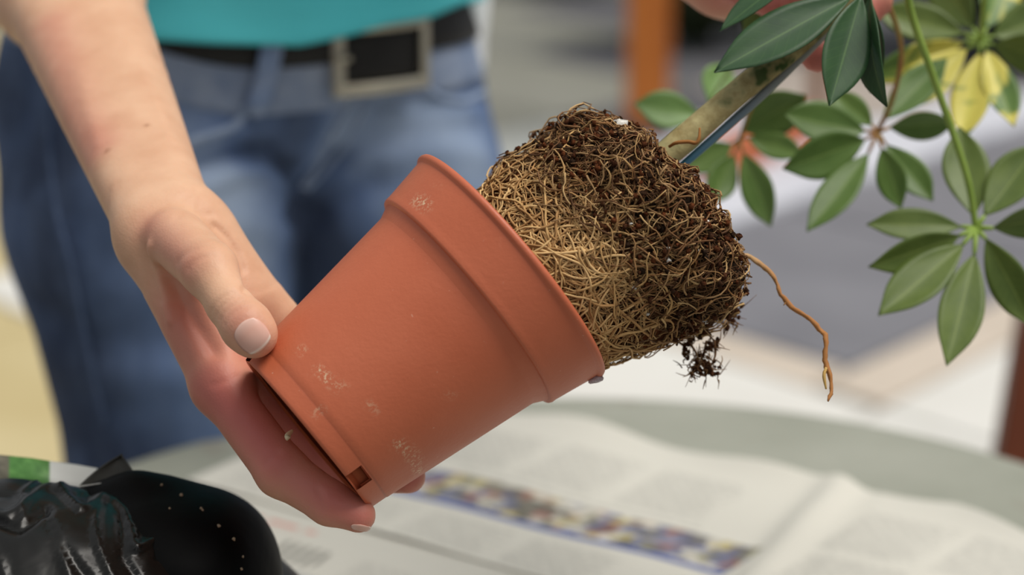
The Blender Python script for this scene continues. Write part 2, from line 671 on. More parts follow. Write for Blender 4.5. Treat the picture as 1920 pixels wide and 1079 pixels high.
# dark hedge shrubs at the far end of the terrace
m_hedge = simple('dark_hedge_leaf', lin(34, 44, 22), lin(52, 62, 34), 30, 0.7)
def shrub(cx, cy, w, h, label, n):
    e = empty('shrub', label, 'shrub', 'dark shrubs at the end of the terrace')
    s = Soup()
    for i in range(n):
        u = rng.normal(size=3)
        u /= np.linalg.norm(u)
        c = np.array([cx, cy, h * 0.52]) + u * np.array([w * 0.5, w * 0.4, h * 0.5]) * rng.uniform(0.75, 1.0)
        a = rng.normal(size=3)
        a /= np.linalg.norm(a)
        b = np.cross(a, u)
        b /= np.linalg.norm(b) + 1e-9
        L, wd = rng.uniform(0.06, 0.11), rng.uniform(0.025, 0.045)
        s.add([c - a * L, c + b * wd, c + a * L, c - b * wd], [(0, 1, 2, 3)])
    o = s.build('foliage', m_hedge, e, False)
    o['kind'] = 'stuff'
    v, f = lathe([(0.02, 0.02), (w * 0.38, h * 0.2), (w * 0.42, h * 0.5), (w * 0.34, h * 0.85), (0.01, h * 0.97)], 14,
                 (Vector((cx, cy, 0)), Vector((0, 0, 1)), Vector((1, 0, 0)), Vector((0, 1, 0))))
    mesh_obj('leafy_core', v, f, m_hedge, e)
shrub(0.66, 7.7, 0.62, 1.0, 'dark green shrub behind the raised hand and leaves', 900)
shrub(1.9, 7.6, 1.4, 1.1, 'dark green wide shrub behind the upper right leaves', 900)
shrub(0.22, 9.3, 0.7, 0.7, 'low dark shrub far off to the left of the timber post', 600)

# ------------------------------------------------------------------ round table
A3 = [G(240, 858, 0.72), G(1050, 738, 0.72), G(1920, 858, 0.72)]
(ax_, ay_), (bx_, by_), (cx_, cy_) = [(p.x, p.y) for p in A3]
dd = 2 * (ax_ * (by_ - cy_) + bx_ * (cy_ - ay_) + cx_ * (ay_ - by_))
TX = ((ax_**2 + ay_**2) * (by_ - cy_) + (bx_**2 + by_**2) * (cy_ - ay_) + (cx_**2 + cy_**2) * (ay_ - by_)) / dd
TY = ((ax_**2 + ay_**2) * (cx_ - bx_) + (bx_**2 + by_**2) * (ax_ - cx_) + (cx_**2 + cy_**2) * (bx_ - ax_)) / dd
TR = math.hypot(ax_ - TX, ay_ - TY)
m_table = M('grey_stone_table', lin(160, 160, 150), 0.55, 0.35)
cc = m_table.ramp(m_table.noise(9, 4), [(0.3, lin(146, 148, 135)), (0.7, lin(162, 163, 151))])
st = m_table.ramp(m_table.noise(14, 2, dist=1.0), [(0.62, (0, 0, 0, 1)), (0.74, (1, 1, 1, 1))])
m_table.color(m_table.mix(m_table.math('MULTIPLY', st, 0.45), cc, lin(128, 112, 98)))
m_table.bump(m_table.noise(160), 0.0004)
table = empty('round_table', 'small round grey stone-topped table under the newspaper', 'table')
fr = (Vector((TX, TY, 0)), Vector((0, 0, 1)), Vector((1, 0, 0)), Vector((0, 1, 0)))
v, f = lathe([(0.0, 0.695), (TR - 0.012, 0.695), (TR - 0.003, 0.699), (TR, 0.706), (TR - 0.002, 0.714), (TR - 0.009, 0.7195), (TR - 0.02, 0.72), (TR * 0.5, 0.72), (0.0, 0.72)], 160, fr)
mesh_obj('tabletop', v, f, m_table, table)
m_iron = simple('dark_iron', lin(60, 60, 58), lin(74, 74, 72), 10, 0.5)
v, f = lathe([(0.0, 0.1), (0.03, 0.1), (0.026, 0.3), (0.026, 0.62), (0.09, 0.694), (0.0, 0.694)], 24, fr)
mesh_obj('pedestal', v, f, m_iron, table)
for k in range(3):
    an = math.radians(90 + 120 * k)
    dr = Vector((math.cos(an), math.sin(an), 0))
    c0 = Vector((TX, TY, 0))
    v, f = tube([c0 + Vector((0, 0, 0.14)), c0 + dr * 0.12 + Vector((0, 0, 0.11)), c0 + dr * 0.24 + Vector((0, 0, 0.04)), c0 + dr * 0.28 + Vector((0, 0, 0.012))], [0.016, 0.015, 0.013, 0.012], 8, 4)
    mesh_obj('foot', v, f, m_iron, table)

#@@NEWS
# ------------------------------------------------------------------ newspapers (print is flat colour on the sheet)
NR = G(760, 930, 0.72)
NU = Vector((0.811, -0.585, 0)).normalized()
NV = Vector((0.585, 0.811, 0)).normalized()
m_news = M('newsprint', (1, 1, 1, 1), 0.85, 0.15)
m_news.color(m_news.attr('print', 'Color'))
m_news.bump(m_news.noise(300), 0.0002)
PAPER = np.array(lin(209, 206, 196)[:3])
INK = np.array(lin(96, 96, 96)[:3])
def words(u, row, seed, w=0.0085):
    """1 where a printed word stands, 0 in the gaps"""
    k = np.floor(u / w + row * 0.37).astype(int)
    h = np.abs(np.sin(k * 12.9898 + row * 78.233 + seed) * 43758.5453) % 1
    fr_ = (u / w + row * 0.37) % 1
    return (fr_ < 0.62 + 0.34 * h).astype(float)
def text_block(c, u, v, u0, u1, v0, v1, pitch=0.0034, ink=0.62, colr=INK, seed=0.0, w=0.0085):
    inside = (u > u0) & (u < u1) & (v > v0) & (v < v1)
    row = np.floor(v / pitch)
    ph = (v / pitch) % 1
    line = np.clip(1.25 - np.abs(ph - 0.45) * 3.2, 0, 1)
    ragged = u < u1 - 0.012 * (np.abs(np.sin(row * 7.7 + seed)) ** 3)
    a = inside * ragged * line * words(u, row, seed, w) * ink
    return c * (1 - a[:, None]) + colr * a[:, None]
def photo(c, u, v, u0, u1, v0, v1, pal, size=0.012, seed=0.0):
    ins = np.where((u > u0) & (u < u1) & (v > v0) & (v < v1))[0]
    for i in ins:
        p = Vector((u[i] / size + seed, v[i] / size * 0.8, seed))
        n1 = mnoise.fractal(p * 1.3, 1.0, 2.0, 3)
        n2 = mnoise.cell(p * 1.5 + Vector((n1, n1, 0)) * 0.6)
        k = int(abs(n2) * 977) % len(pal)
        c[i] = (np.array(pal[k]) * 0.62 + np.array(lin(150, 146, 132)[:3]) * 0.38) * np.clip(1 + 0.6 * n1, 0.35, 1.5)
    return c
def sheet(name, u0, u1, v0, v1, du, dv, hfn, paint, thick=0.0012):
    nu, nv = int((u1 - u0) / du) + 1, int((v1 - v0) / dv) + 1
    uu, vv = np.meshgrid(np.linspace(u0, u1, nu), np.linspace(v0, v1, nv), indexing='ij')
    u, v = uu.ravel(), vv.ravel()
    pos = np.array(NR)[None] + u[:, None] * np.array(NU) + v[:, None] * np.array(NV)
    h, du_, dv_ = hfn(u, v)
    pos += du_[:, None] * np.array(NU) + dv_[:, None] * np.array(NV)
    pos[:, 2] = 0.7206 + h
    col = paint(u, v)
    fc = grid_faces(nu, nv)
    o = mesh_obj(name, pos, fc, m_news, None, True, {'print': col})
    so_ = o.modifiers.new('thickness', 'SOLIDIFY')
    so_.thickness = thick
    so_.offset = -1
    return o
BLUE = np.array(lin(62, 84, 152)[:3])
RED = np.array(lin(204, 92, 78)[:3])
pal = [lin(70, 74, 120)[:3], lin(214, 208, 196)[:3], lin(96, 94, 92)[:3], lin(196, 180, 110)[:3], lin(90, 100, 150)[:3], lin(176, 150, 130)[:3],
       lin(120, 118, 90)[:3], lin(222, 218, 208)[:3], lin(150, 80, 74)[:3], lin(112, 120, 160)[:3], lin(84, 80, 74)[:3]]
def paint_top(u, v):
    c = np.tile(PAPER, (len(u), 1))
    for k, (a, b) in enumerate(((-0.105, -0.045), (-0.038, 0.026), (0.034, 0.098), (0.108, 0.172), (0.25, 0.31), (0.318, 0.38))):
        c = text_block(c, u, v, a, b, 0.062, 0.128, ink=0.40, seed=k)
        c = text_block(c, u, v, a, b, -0.058, -0.014, ink=0.36, seed=k + 9)
    c = text_block(c, u, v, 0.0, 0.19, 0.049, 0.054, 0.005, 0.45, seed=3)
    for k, (a, b) in enumerate(((0.252, 0.32), (0.328, 0.39))):
        c = text_block(c, u, v, a, b, -0.05, 0.05, ink=0.36, seed=k + 20)
    c = photo(c, u, v, -0.06, 0.226, 0.004, 0.044, pal, 0.013)
    m = (u < 0.226) & (u > -0.065) & (v > -0.0035) & (v < 0.0025)
    c[m] = BLUE
    m = (u > 0.385) & (u < 0.41) & (v > 0.03) & (v < 0.1)
    c[m] = np.array(lin(60, 90, 170)[:3])
    return c
def h_top(u, v):
    h = 0.0006 + 0.0012 * np.sin(u * 23 + 0.6) ** 2 + 0.0010 * np.sin(v * 31 + u * 9) ** 2
    r = u - (0.2135 + (0.157 - v) * 0.2)                # the raised fold
    h += 0.007 * np.exp(-(r / 0.012) ** 2) + 0.004 * np.clip(r / 0.03, 0, 1)
    far = np.clip((v - 0.125) / 0.04, 0, 1)
    h += far ** 2 * (0.004 + 0.0035 * np.sin(u * 42 + 1.0) + 0.003 * np.sin(u * 17))
    h = np.maximum(h, 0.0004)
    h = np.where(v < -0.04, np.maximum(h, 0.0014), h)
    dv_ = np.where(v > 0.12, (v - 0.12) / 0.04, 0) * (0.003 * np.sin(u * 30 + 1) + np.where(u > 0.29, -(u - 0.29) * 0.35, 0))
    return h, np.zeros_like(u), dv_
n1 = sheet('newspaper', -0.125, 0.43, -0.062, 0.162, 0.0016, 0.0011, h_top, paint_top, 0.0006)
tag(n1, 'newspaper page with photo strip and blue rule lying under the pot', 'newspaper')
def paint_low(u, v):
    c = np.tile(PAPER * 0.93, (len(u), 1))
    c = text_block(c, u, v, -0.062, 0.0, -0.0875, -0.079, 0.0085, 0.75, RED, 1.0, 0.03)
    for k, (a, b) in enumerate(((-0.066, -0.022), (0.05, 0.098), (0.106, 0.154), (0.162, 0.21), (0.22, 0.27))):
        c = text_block(c, u, v, a, b, -0.25, -0.098, ink=0.32, seed=k + 31)
    m = (u > -0.01) & (u < 0.03) & (v > -0.125) & (v < -0.1)
    ph = ((u + v * 0.3) / 0.0075) % 1
    c[m & (ph < 0.45)] = np.array(lin(120, 118, 112)[:3])
    m = (u > 0.02) & (u < 0.09) & (v > -0.15) & (v < -0.132)
    c[m] = np.array(lin(176, 176, 172)[:3])
    return c
def h_low(u, v):
    return np.full_like(u, 0.0) + 0.00015 * (1 + np.sin(u * 40)), np.zeros_like(u), np.where(v > -0.06, 0.01 * np.sin(u * 14 + 0.8), 0)
n2 = sheet('newspaper', -0.105, 0.36, -0.30, -0.050, 0.0016, 0.0012, h_low, paint_low, 0.0005)
tag(n2, 'newspaper page with a red headline lying below the fingertips by the black bag', 'newspaper')

#@@POT
# ------------------------------------------------------------------ flower pot
PB, PT = P(574, 816, 0.893), P(962, 497, 0.9095)
PA = (PT - PB).normalized()
PLEN = (PT - PB).length
PE1 = (FW - PA * FW.dot(PA)).normalized() * -1     # towards the camera
PE2 = PA.cross(PE1).normalized()
m_pot = M('terracotta_plastic', lin(196, 96, 56), 0.45, 0.5)
base = m_pot.ramp(m_pot.noise(25, 3), [(0.3, lin(190, 98, 64)), (0.7, lin(199, 107, 73))])
sc = m_pot.ramp(m_pot.noise(95, 3, 0.6, stretch=(1, 1, 0.10)), [(0.72, (0, 0, 0, 1)), (0.80, (1, 1, 1, 1))])
base = m_pot.mix(m_pot.math('MULTIPLY', sc, 0.10), base, lin(226, 160, 128))
fl = m_pot.ramp(m_pot.noise(420, 2, 0.6), [(0.74, (0, 0, 0, 1)), (0.78, (1, 1, 1, 1))])
base = m_pot.mix(m_pot.math('MULTIPLY', fl, 0.35), base, lin(228, 190, 166))
res = m_pot.ramp(m_pot.noise(700, 3, 0.7), [(0.50, (0, 0, 0, 1)), (0.60, (1, 1, 1, 1))])
res = m_pot.math('MULTIPLY', res, m_pot.attr('residue'))
base = m_pot.mix(res, base, lin(224, 196, 160))
base = m_pot.mix(m_pot.attr('groove'), base, lin(120, 52, 28))
m_pot.color(base)
m_pot.rough(m_pot.ramp(m_pot.noise(60, 3), [(0.2, (0.40,) * 3), (0.8, (0.52,) * 3)]))
m_pot.bump(m_pot.noise(500, 2), 0.0001)
pot = empty('flower_pot', 'terracotta-coloured plastic flower pot tilted and held in the hand', 'flower pot')
L = PLEN
zb = L * 0.772
prof = [(0.0375, 0.0010), (0.0384, 0.0002), (0.0390, 0.0004), (0.0394, 0.0016), (0.0396, 0.0035), (0.0400, 0.0078), (0.04008, 0.0083), (0.04000, 0.0087), (0.04035, 0.0093)]
for i in range(1, 24):
    t = i / 24
    prof.append((0.04035 + (0.0494 - 0.04035) * t, 0.0093 + (zb - 0.0019 - 0.0093) * t))
prof += [(0.0496, zb - 0.0012), (0.0500, zb - 0.0004), (0.0512, zb - 0.0001), (0.0527, zb), (0.0533, zb + 0.0003), (0.0537, zb + 0.0012), (0.0538, zb + 0.0030)]
for i in range(1, 9):
    t = i / 8
    prof.append((0.0538 + 0.0032 * t, zb + 0.003 + (L - 0.0042 - zb - 0.003) * t))
prof += [(0.0571, L - 0.0036), (0.0581, L - 0.0031), (0.0586, L - 0.0024), (0.0587, L - 0.0014), (0.0583, L - 0.0004), (0.0574, L), (0.0565, L - 0.0005), (0.0560, L - 0.003)]
for i in range(1, 7):
    t = i / 6
    prof.append((0.0556 - 0.0030 * t, L - 0.004 - (L - 0.006 - zb) * t))
for i in range(1, 13):
    t = i / 12
    prof.append((0.0482 - 0.0100 * t, zb - 0.002 - (zb - 0.005) * t))
prof.append((0.0, 0.0025))
NT = 256
v, f = lathe(prof, NT, (PB, PA, PE1, PE2))
npf = len(prof)
rel = v - np.array(PB)
aa = rel @ np.array(PA)
x1, x2 = rel @ np.array(PE1), rel @ np.array(PE2)
th = np.arctan2(x2, x1)
groove = np.where(np.abs(aa - 0.0086) < 0.0004, 0.35, 0.0)
# dried residue marks, located by the pixel where each is seen
def pot_spot(px, py):
    p = P(px, py, 0.85)
    r = ray(px, py)
    best = None
    for t in np.linspace(0.78, 0.93, 400):
        q = CAM + r * t
        w = q - PB
        a_ = w.dot(PA)
        rad = (w - PA * a_).length
        R = 0.0400 + (0.0494 - 0.04) * a_ / zb if a_ < zb else 0.0550
        if rad <= R:
            return np.array(q)
    return np.array(p)
residue = np.zeros(len(v))
for pts, w, s in (([(590, 692), (612, 706), (640, 730)], 0.0013, 1.1), ([(745, 830), (772, 852), (790, 888)], 0.0019, 0.8), ([(560, 655), (566, 664)], 0.0012, 0.7),
                  ([(780, 372), (800, 386)], 0.0022, 0.9), ([(812, 350), (836, 354)], 0.001, 0.6), ([(690, 760), (702, 775)], 0.0012, 0.45), ([(838, 738), (846, 746)], 0.0013, 0.35),
                  ([(597, 768), (602, 775)], 0.001, 0.8)):
    residue = np.maximum(residue, s * np.exp(-(dist_poly(v, [pot_spot(*p) for p in pts]) / w) ** 2))
# notches cut in the foot of the wall: remove wall quads near the given angles
notch = []
w_ = Vector(pot_spot(668, 905)) - PB
th0 = math.atan2(w_.dot(PE2), w_.dot(PE1))
keep = []
fa = aa[f].mean(1)
fth = np.arctan2(np.sin(th[f]).mean(1), np.cos(th[f]).mean(1))
rad_ = np.hypot(x1, x2)[f].mean(1)
dth = np.abs((fth - th0 + np.pi / 3) % (2 * np.pi / 3) - np.pi / 3)
cut = (fa < 0.0079) & (fa > 0.0003) & (dth < 0.12) & (rad_ > 0.0383)
body = mesh_obj('pot_wall', v, f[~cut], m_pot, pot, True, {'residue': residue, 'groove': groove})
# foot ring, recessed base plate with drain slots
fr_p = (PB, PA, PE1, PE2)
v, f = lathe([(0.0345, 0.0015), (0.0352, 0.0004), (0.0366, 0.0004), (0.0372, 0.0015), (0.0374, 0.007), (0.0340, 0.007)], 128, fr_p)
mesh_obj('foot_ring', v, f, simple('matt_foot_terracotta', lin(150, 74, 46), lin(166, 86, 56), 60, 0.9, 0.05), pot)
m_hole = simple('dark_pot_hollow', lin(30, 14, 8), lin(38, 18, 12), 40, 0.9)
v, f = lathe([(0.0, 0.0052), (0.033, 0.0052), (0.0345, 0.0035), (0.0345, 0.0075), (0.0, 0.0075)], 96, fr_p)
m_under = M('matt_terracotta', lin(150, 74, 46), 0.95, 0.0)
m_under.color(m_under.ramp(m_under.noise(60), [(0.3, lin(140, 68, 42)), (0.7, lin(160, 82, 54))]))
mesh_obj('base_plate', v, f, m_under, pot)
for k in range(6):
    a0 = th0 + math.radians(30 + 60 * k)
    s_ = Soup()
    for da in np.linspace(-0.22, 0.22, 6):
        dr = PE1 * math.cos(a0 + da) + PE2 * math.sin(a0 + da)
        tg = PA.cross(dr)
        s_.box(PB + dr * 0.0285 + PA * 0.0052, (0.0045, 0.0030, 0.0008), Matrix((dr, tg, PA)).transposed())
    s_.build('drain_slot', m_hole, pot, False)
low = PE2 if PE2.z < 0 else -PE2
low = (low * 0.995 + PE1 * 0.1).normalized()
v, f = tube([PT - PA * 0.0075 + low * 0.0572, PT - PA * 0.0042 + low * 0.0582, PT - PA * 0.0022 + low * 0.0594], [0.0009, 0.0017, 0.0011], 8, 4)
mesh_obj('dried_blob', v, f, simple('pale_residue', lin(214, 200, 204), lin(150, 130, 130), 900, 0.6), pot)

v, f = tube([P(548, 808, 0.887), P(541, 815, 0.885), P(539, 820, 0.884), P(538, 826, 0.884)], [0.0006, 0.0011, 0.0013, 0.0005], 8, 4)
mesh_obj('root_tip', v, [tuple(dict.fromkeys(x)) for x in f], simple('pale_root_tip', lin(226, 214, 180), lin(206, 186, 140), 500, 0.35, 0.6), pot)

#@@PLANT
# ------------------------------------------------------------------ the umbrella plant lifted out of the pot
plant = empty('umbrella_plant', 'umbrella plant with exposed root ball pulled out of the flower pot', 'plant')
m_soil = M('root_soil', lin(60, 36, 20), 0.95, 0.1)
sc_ = m_soil.ramp(m_soil.noise(220, 4, 0.65), [(0.3, lin(52, 28, 16)), (0.5, lin(112, 60, 32)), (0.75, lin(140, 80, 46))])
m_soil.color(m_soil.mix(m_soil.attr('dark'), sc_, lin(50, 38, 28)))
m_soil.bump(m_soil.noise(500, 4, 0.7), 0.0016)
m_root = M('fibrous_root', lin(190, 150, 100), 0.7, 0.25)
m_root.color(m_root.mix(m_root.math('MULTIPLY', m_root.noise(350, 3), 0.28), m_root.attr('tint', 'Color'), lin(110, 66, 30)))
m_perl = simple('white_perlite', lin(232, 230, 224), lin(214, 210, 200), 900, 0.8, 0.3, 0.0004, 1500)

RA0 = P(1021, 520, 0.911)
RA = (P(1175, 396, 0.9195) - RA0).normalized()
RE1 = -(FW - RA * FW.dot(RA)).normalized()
RE2 = RA.cross(RE1).normalized()
RSH = (RT * 0.627 - UP * 0.779)
RSH = np.array(RSH - RA * RSH.dot(RA))
rprof = np.array([(0.0, -0.030), (0.030, -0.030), (0.0375, -0.026), (0.0400, -0.018), (0.0425, -0.008), (0.0444, 0.0), (0.0468, 0.014), (0.0486, 0.026), (0.0500, 0.034),
                  (0.0516, 0.040), (0.0520, 0.045), (0.0502, 0.051), (0.0455, 0.0565), (0.037, 0.0610), (0.026, 0.0640), (0.012, 0.0655), (0.0, 0.066)])
rp_ = catmull(rprof, 7)
seg = np.r_[0, np.cumsum(np.linalg.norm(np.diff(rp_, axis=0), axis=1))]
SL = seg[-1]
def ball_pt(s, t, lift=0.0):
    """surface point at profile length s and angle t"""
    s = np.clip(s, 0.0, SL - 1e-6)
    r = np.interp(s, seg, rp_[:, 0])
    a = np.interp(s, seg, rp_[:, 1])
    dr = np.interp(s + 1e-3, seg, rp_[:, 0]) - np.interp(s - 1e-3, seg, rp_[:, 0])
    da = np.interp(s + 1e-3, seg, rp_[:, 1]) - np.interp(s - 1e-3, seg, rp_[:, 1])
    ln = np.hypot(dr, da) + 1e-9
    nr, na = da / ln, -dr / ln
    lump = lump_h(s, t) + lift
    R = r + nr * lump
    A_ = a + na * lump
    dirs = np.cos(t)[..., None] * np.array(RE1) + np.sin(t)[..., None] * np.array(RE2)
    return np.array(RA0) + dirs * R[..., None] + A_[..., None] * np.array(RA) + (0.008 * np.clip(A_, -0.01, 0.06) / 0.053)[..., None] * RSH
def lump_h(s, t):
    s, t = np.asarray(s, float), np.asarray(t, float)
    u = (s / SL)
    crust = np.clip((s - 0.088) / 0.02, 0, 1) * np.clip((SL - s) / 0.02, 0, 1)
    n = (np.sin(3 * t + 40 * s) + np.sin(5 * t - 90 * s + 1.3) + np.sin(9 * t + 160 * s + 0.4) + np.sin(2 * t + 1.0)) * 0.25
    n2 = (np.sin(17 * t + 310 * s) + np.sin(23 * t - 270 * s + 2.0) + np.sin(31 * t + 420 * s)) / 3
    up_t = math.pi / 2 if RE2.z > 0 else -math.pi / 2
    dt = (t - up_t + 0.15 + math.pi) % (2 * math.pi) - math.pi
    lip = 0.0042 * np.exp(-((s - 0.081) / 0.006) ** 2) * np.exp(-(dt / 0.55) ** 2)
    return lip + 0.0012 * n + crust * (0.0028 * n + 0.0022 * n2) + 0.0004 * n2
nS, nTt = 150, 220
ss, tt = np.meshgrid(np.linspace(0.001, SL - 0.0005, nS), np.arange(nTt) * 2 * np.pi / nTt, indexing='ij')
v = ball_pt(ss.T.ravel(), tt.T.ravel())
dark = np.clip((ss.T.ravel() - 0.079) / 0.02, 0, 1)
ball = mesh_obj('root_ball', v, grid_faces(nTt, nS, True), m_soil, plant, True, {'dark': dark})
d_ = ball.modifiers.new('crumbs', 'DISPLACE')
tx = bpy.data.textures.new('crumb_clouds', 'CLOUDS')
tx.noise_scale = 0.004
tx.noise_depth = 3
d_.texture = tx
d_.texture_coords = 'GLOBAL'
d_.strength = 0.0032
d_.mid_level = 0.6

def strand(s, t, heading, n, step, wander, lift0, lift1, bias=0.0):
    S_, T_, L_ = [], [], []
    lf = rng.uniform(lift0, lift1)
    w = 0.0
    for i in range(n):
        S_.append(s)
        T_.append(t)
        L_.append(lf)
        r = max(np.interp(s, seg, rp_[:, 0]), 0.006)
        w = 0.6 * w + rng.normal() * wander
        heading += w
        s += math.cos(heading) * step
        t += math.sin(heading) * step / r
        s = min(max(s, 0.03), SL - 0.004)
        lf = min(max(lf + rng.normal() * 0.0005, lift0), lift1)
    return np.array(S_), np.array(T_), np.array(L_)
cl_tan = [np.array(lin(*c)[:3]) for c in ((212, 176, 122), (192, 155, 102), (172, 132, 84), (150, 108, 66))]
cl_brn = [np.array(lin(*c)[:3]) for c in ((152, 116, 76), (132, 96, 62), (112, 78, 48), (170, 136, 94), (92, 64, 40))]
rs = Soup()
def lay(S_, T_, L_, r0, r1, colr, sides=4):
    p = ball_pt(S_, T_, 0)
    pn = ball_pt(S_, T_, L_)
    rs.tube(pn, np.linspace(r0, r1, len(pn)), sides=sides, c=colr)
TF = 0.0                       # angle 0 faces the camera
# fine mat of roots all round (denser where it shows)
for i in range(2500):
    front = rng.random() < 0.8
    t = rng.normal() * 0.95 if front else rng.uniform(-math.pi, math.pi)
    s = rng.uniform(0.048, 0.120)
    low = s < 0.083
    if low and rng.random() < 0.70:
        continue
    colr = (cl_tan + cl_brn)[rng.integers(1, 9)] if low else cl_brn[rng.integers(0, 5)]
    hd = rng.uniform(0, 2 * math.pi)
    r = rng.uniform(0.00014, 0.00032)
    lay(*strand(s, t, hd, rng.integers(6, 14), 0.0022, 0.11, -0.0004, 0.0014), r, r * 0.5, colr * rng.uniform(0.5, 0.9))
# middling roots
for i in range(170):
    t = rng.normal() * 0.85
    s = rng.uniform(0.049, 0.088)
    colr = (cl_tan + cl_brn[:1])[rng.integers(0, 5)]
    r = rng.uniform(0.00026, 0.00042)
    lay(*strand(s, t, rng.uniform(0, 2 * math.pi), rng.integers(10, 20), 0.0024, 0.12, 0.0002, 0.0018), r, r * 0.6, colr * rng.uniform(0.6, 0.95), 5)
# thick pale roots meandering and branching over the lower half
for i in range(150):
    t = rng.normal() * 0.62 + 0.1
    s = rng.uniform(0.050, 0.081)
    hd = rng.uniform(0, 2 * math.pi)
    n = rng.integers(12, 24)
    S_, T_, L_ = strand(s, t, hd, n, 0.0026, 0.18, 0.0010, 0.0026)
    colr = cl_tan[rng.integers(0, 3)] * rng.uniform(1.05, 1.3)
    r = rng.uniform(0.00036, 0.00064)
    lay(S_, T_, L_, r, r * 0.7, colr, 6)
    for b in range(3):
        k = rng.integers(1, n - 2)
        h2 = rng.uniform(0, 2 * math.pi)
        S2, T2, L2 = strand(S_[k], T_[k], h2, rng.integers(5, 12), 0.0024, 0.13, 0.0010, 0.0020)
        lay(S2, T2, L2, r * 0.75, r * 0.4, colr * 0.95, 5)
# stiff roots and fibres standing off the dark crust
for i in range(1000):
    t = rng.normal() * 1.05
    s = rng.uniform(0.080, SL - 0.018)
    hd = rng.uniform(0, 2 * math.pi)
    pale = rng.random() < 0.36
    colr = (cl_tan[rng.integers(0, 4)] if pale else cl_brn[rng.integers(0, 5)]) * rng.uniform(0.7, 1.1)
    r = rng.uniform(0.00022, 0.00052)
    S_, T_, L_ = strand(s, t, hd, rng.integers(4, 10), 0.0021, 0.20, 0.0006, 0.0048)
    lay(S_, T_, L_, r, r * 0.6, colr, 5)
roots = rs.build('root_mat', m_root, ball, True, attr='tint')
roots['kind'] = 'stuff'
roots['label'] = 'pale fibrous roots matted round the root ball'

# soil crumbs on the crust and the hanging clump
def blob(c, r, seed):
    v, f = [], []
    nU, nV = 7, 5
    for i in range(nU):
        for j in range(nV):
            a, b = 2 * math.pi * i / nU, math.pi * j / (nV - 1)
            k = 1 + 0.35 * math.sin(seed * 7 + i * 2.4 + j * 1.7)
            v.append(np.array(c) + r * k * np.array([math.sin(b) * math.cos(a), math.sin(b) * math.sin(a), math.cos(b)]))
    return v, grid_faces(nU, nV, True)
cs = Soup()
for i in range(1500):
    t = rng.normal() * 1.2
    s = rng.uniform(0.085, SL - 0.004)
    p = ball_pt(np.array([s]), np.array([t]), rng.uniform(0.0, 0.0040))[0]
    v, f = blob(p, rng.uniform(0.0004, 0.0014), i)
    cs.add(v, f, rng.uniform(0.2, 1.0))
clump_px = [(1285, 655, 0.929, 1.6), (1290, 668, 0.928, 1.4), (1298, 640, 0.93, 2), (1305, 690, 0.927, 2), (1315, 683, 0.926, 2.2), (1330, 690, 0.926, 2.3), (1322, 700, 0.926, 1.8), (1338, 700, 0.926, 1.5),
            (1310, 675, 0.927, 1.4), (1325, 672, 0.927, 1.5), (1332, 655, 0.928, 1.6), (1335, 640, 0.929, 1.8), (1300, 703, 0.927, 1.1), (1344, 688, 0.926, 1.1), (1370, 600, 0.930, 2.0), (1382, 592, 0.930, 1.5), (1376, 580, 0.93, 2.0), (1358, 612, 0.93, 1.8)]
for i, (x, y, d, r) in enumerate(clump_px):
    for k in range(4):
        v, f = blob(np.array(P(x + rng.normal() * 5, y + rng.normal() * 5, d + rng.normal() * 0.001)), r * 0.00055, i + k)
        cs.add(v, f, 0.7)
crumbs = cs.build('soil_crumbs', m_soil, ball, True, attr='dark')
crumbs['kind'] = 'stuff'
cs = Soup()
for i in range(150):
    k = rng.integers(0, len(clump_px))
    x, y, d, r = clump_px[k]
    p0 = np.array(P(x + rng.normal() * 6, y + rng.normal() * 6, d))
    a = rng.normal(size=3)
    a /= np.linalg.norm(a)
    b = rng.normal(size=3) * 0.5
    Ls = rng.uniform(0.002, 0.006)
    cs.tube([p0, p0 + a * Ls * 0.5, p0 + (a + b) * Ls], [0.00032, 0.00026, 0.0001], sides=4, sub=2, c=cl_brn[rng.integers(0, 5)])
for a, b in (((1270, 640, 0.93), (1290, 665, 0.928)), ((1290, 640, 0.93), (1312, 690, 0.927)), ((1340, 640, 0.929), (1332, 690, 0.927)), ((1325, 640, 0.93), (1300, 700, 0.927)), ((1345, 590, 0.93), (1382, 596, 0.93))):
    A_, B_ = P(*a), P(*b)
    cs.tube([A_, A_.lerp(B_, 0.5) + RT * 0.0012, B_], [0.0006, 0.0005, 0.0003], sides=5, sub=5, c=cl_brn[1])
o = cs.build('hanging_fibres', m_root, ball, True, attr='tint')
o['kind'] = 'stuff'

# perlite granules
bt = bvh(ball_pt(ss.T.ravel(), tt.T.ravel(), 0.0022), grid_faces(nTt, nS, True))
for i, (x, y, r) in enumerate(((1161, 235, 2.7), (1252, 488, 1.1), (1324, 416, 0.9), (1322, 604, 1.0), (1182, 420, 0.7), (1190, 540, 0.7), (1253, 466, 0.7), (1297, 350, 0.9), (1258, 330, 0.7), (1366, 423, 0.6), (1230, 300, 0.6), (1310, 470, 0.6), (1278, 268, 0.7), (1215, 590, 0.6))):
    p = hit(bt, x, y)
    if p is None:
        p = P(x, y, 0.925)
    v, f = blob((0, 0, 0), r * 0.001, i * 3.1)
    o = mesh_obj('perlite_granule', np.array(v) * np.array([1.4, 1, 0.8]), f, m_perl, ball)
    o.location = p

